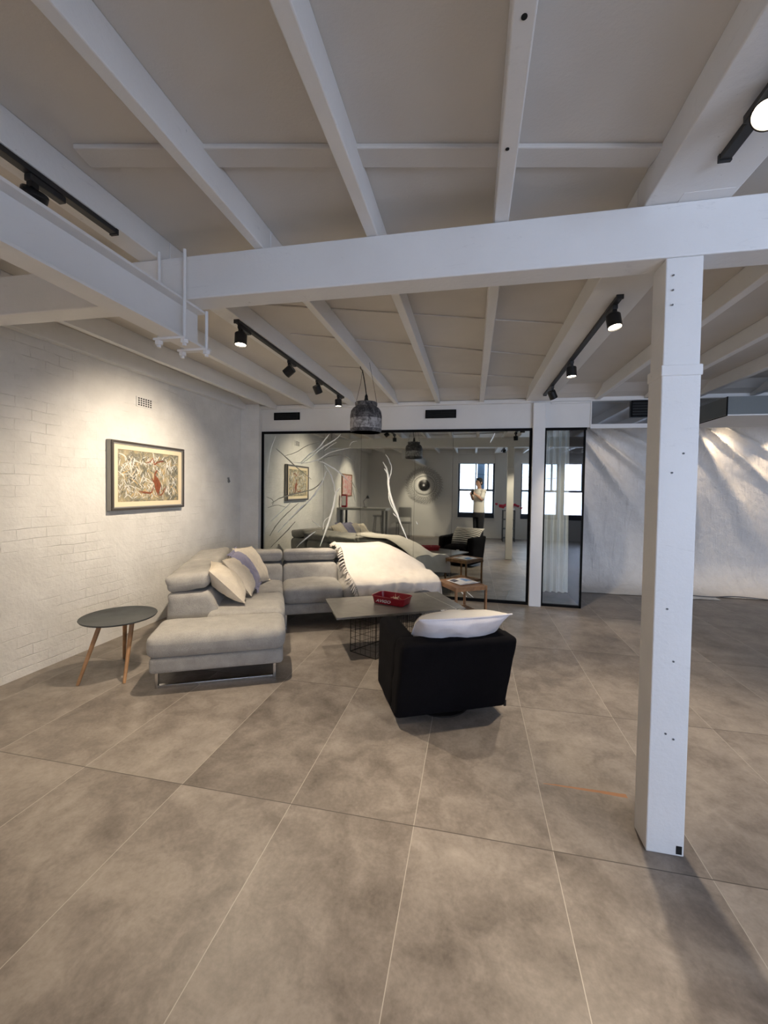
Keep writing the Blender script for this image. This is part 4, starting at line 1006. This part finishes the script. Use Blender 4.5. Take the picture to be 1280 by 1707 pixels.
for sx_ in (-1, 1):
    hand = W2L(phone_c + side*(sx_*.054) - Vector((0, 0, .050)) - fwd*.030); ends[sx_] = hand
    sh_ = Vector((sx_*.178, -.012, 1.505)); el = sh_.lerp(hand, .5) + Vector((sx_*.05, -.05, -.19))
    limb(b, [(sx_*.10, -.01, 1.50), sh_, sh_.lerp(el, .5), el], [.070, .058, .048, .040])
    limb(b, [el, el.lerp(hand, .35), el.lerp(hand, .86)], [.040, .039, .027])
    d = (hand-el).normalized()
    ell(b, hand-d*.012, .026, .026, .040, d.to_track_quat('Z', 'Y').to_matrix())
    for q in range(4):                     # four fingers curl behind the phone edge
        p0 = hand + Vector((0, 0, .034-.0195*q)) + f_l*.002 + s_l*(sx_*.008)
        p1 = p0 + f_l*.020 + s_l*(sx_*.002); L = (.026, .032, .030, .022)[q]; p2 = p1 + f_l*.012 - s_l*(sx_*L)
        limb(b, [p0, p1, p2], [.0095, .0088, .0075])
    t0 = hand + Vector((0, 0, .02)) - f_l*.012; limb(b, [t0, t0 + Vector((0, 0, .026)) - s_l*(sx_*.012) + f_l*.006, t0 + Vector((0, 0, .040)) - s_l*(sx_*.028) + f_l*.014], [.0115, .0100, .0085])
    limb(b, [(sx_*.090, 0, .90), (sx_*.095, .012, .50), (sx_*.098, -.010, .10)], [.080, .056, .042])
    limb(b, [(sx_*.098, -.02, .05), (sx_*.108, .14, .035)], [.036, .028])
bo = obj('body', fuse(b, .0055, 3), 'skin', per, smooth=180)
for sx_ in (-1, 1):
    obj('eye', ell(M(), (sx_*.031, .0965, 1.764), .011, .006, .006), 'hair_dark', bo, smooth=180)
    obj('eyebrow', M().tube([(sx_*.014, .105, 1.786), (sx_*.034, .102, 1.791), (sx_*.052, .088, 1.786)], [.003, .0035, .002], 6), 'hair_dark', bo, smooth=180)
h_ = M(); ell(h_, (0, -.012, 1.805), .086, .105, .088, seg=28); ell(h_, (0, -.045, 1.745), .078, .066, .080, seg=28); ell(h_, (0, .045, 1.855), .060, .052, .030)
for sx_ in (-1, 1): ell(h_, (sx_*.070, .02, 1.785), .014, .03, .045)
hm = fuse(h_, .006, 3); obj('hair', hm, 'hair_dark', per, smooth=180)
s_ = M(); loft(s_, [(0, 0, .915, .188, .140), (0, 0, 1.00, .182, .136), (0, 0, 1.17, .176, .130), (0, .004, 1.33, .186, .134), (0, -.004, 1.455, .188, .124), (0, -.012, 1.53, .145, .098), (0, -.012, 1.578, .082, .076)])
for sx_ in (-1, 1):
    hand = ends[sx_]; sh_ = Vector((sx_*.178, -.012, 1.505)); el = sh_.lerp(hand, .5) + Vector((sx_*.05, -.05, -.19))
    limb(s_, [(sx_*.09, -.01, 1.49), sh_, sh_.lerp(el, .45), sh_.lerp(el, .72)], [.078, .070, .070, .070])
obj('t_shirt', fuse(s_, .008, 4), 'shirt_white', per, smooth=180)
s_ = M(); loft(s_, [(0, -.003, .78, .178, .130), (0, -.003, .90, .184, .136), (0, 0, 1.00, .170, .124)])
for sx_ in (-1, 1): limb(s_, [(sx_*.090, 0, .84), (sx_*.096, .012, .50), (sx_*.100, -.006, .10)], [.106, .078, .068])
obj('trousers', fuse(s_, .008, 4), 'trouser_dark', per, smooth=180)
for sx_ in (-1, 1): obj('shoe', M().rbox(sx_*.104-.048, sx_*.104+.048, -.09, .20, 0, .095, .04, 8), 'shoe_dark', per, smooth=60)
ph = thing('phone', 'dark phone held up by the person reflected in the mirror glass', 'phone', phone_c, ph_yaw)
obj('phone_body', M().rbox(-.038, .038, -.004, .004, -.08, .08, .004, 8), 'black_metal', ph, smooth=50)
obj('camera_bump', M().box(-.030, .0, .004, .0065, .025, .072), 'dark_grey', ph)
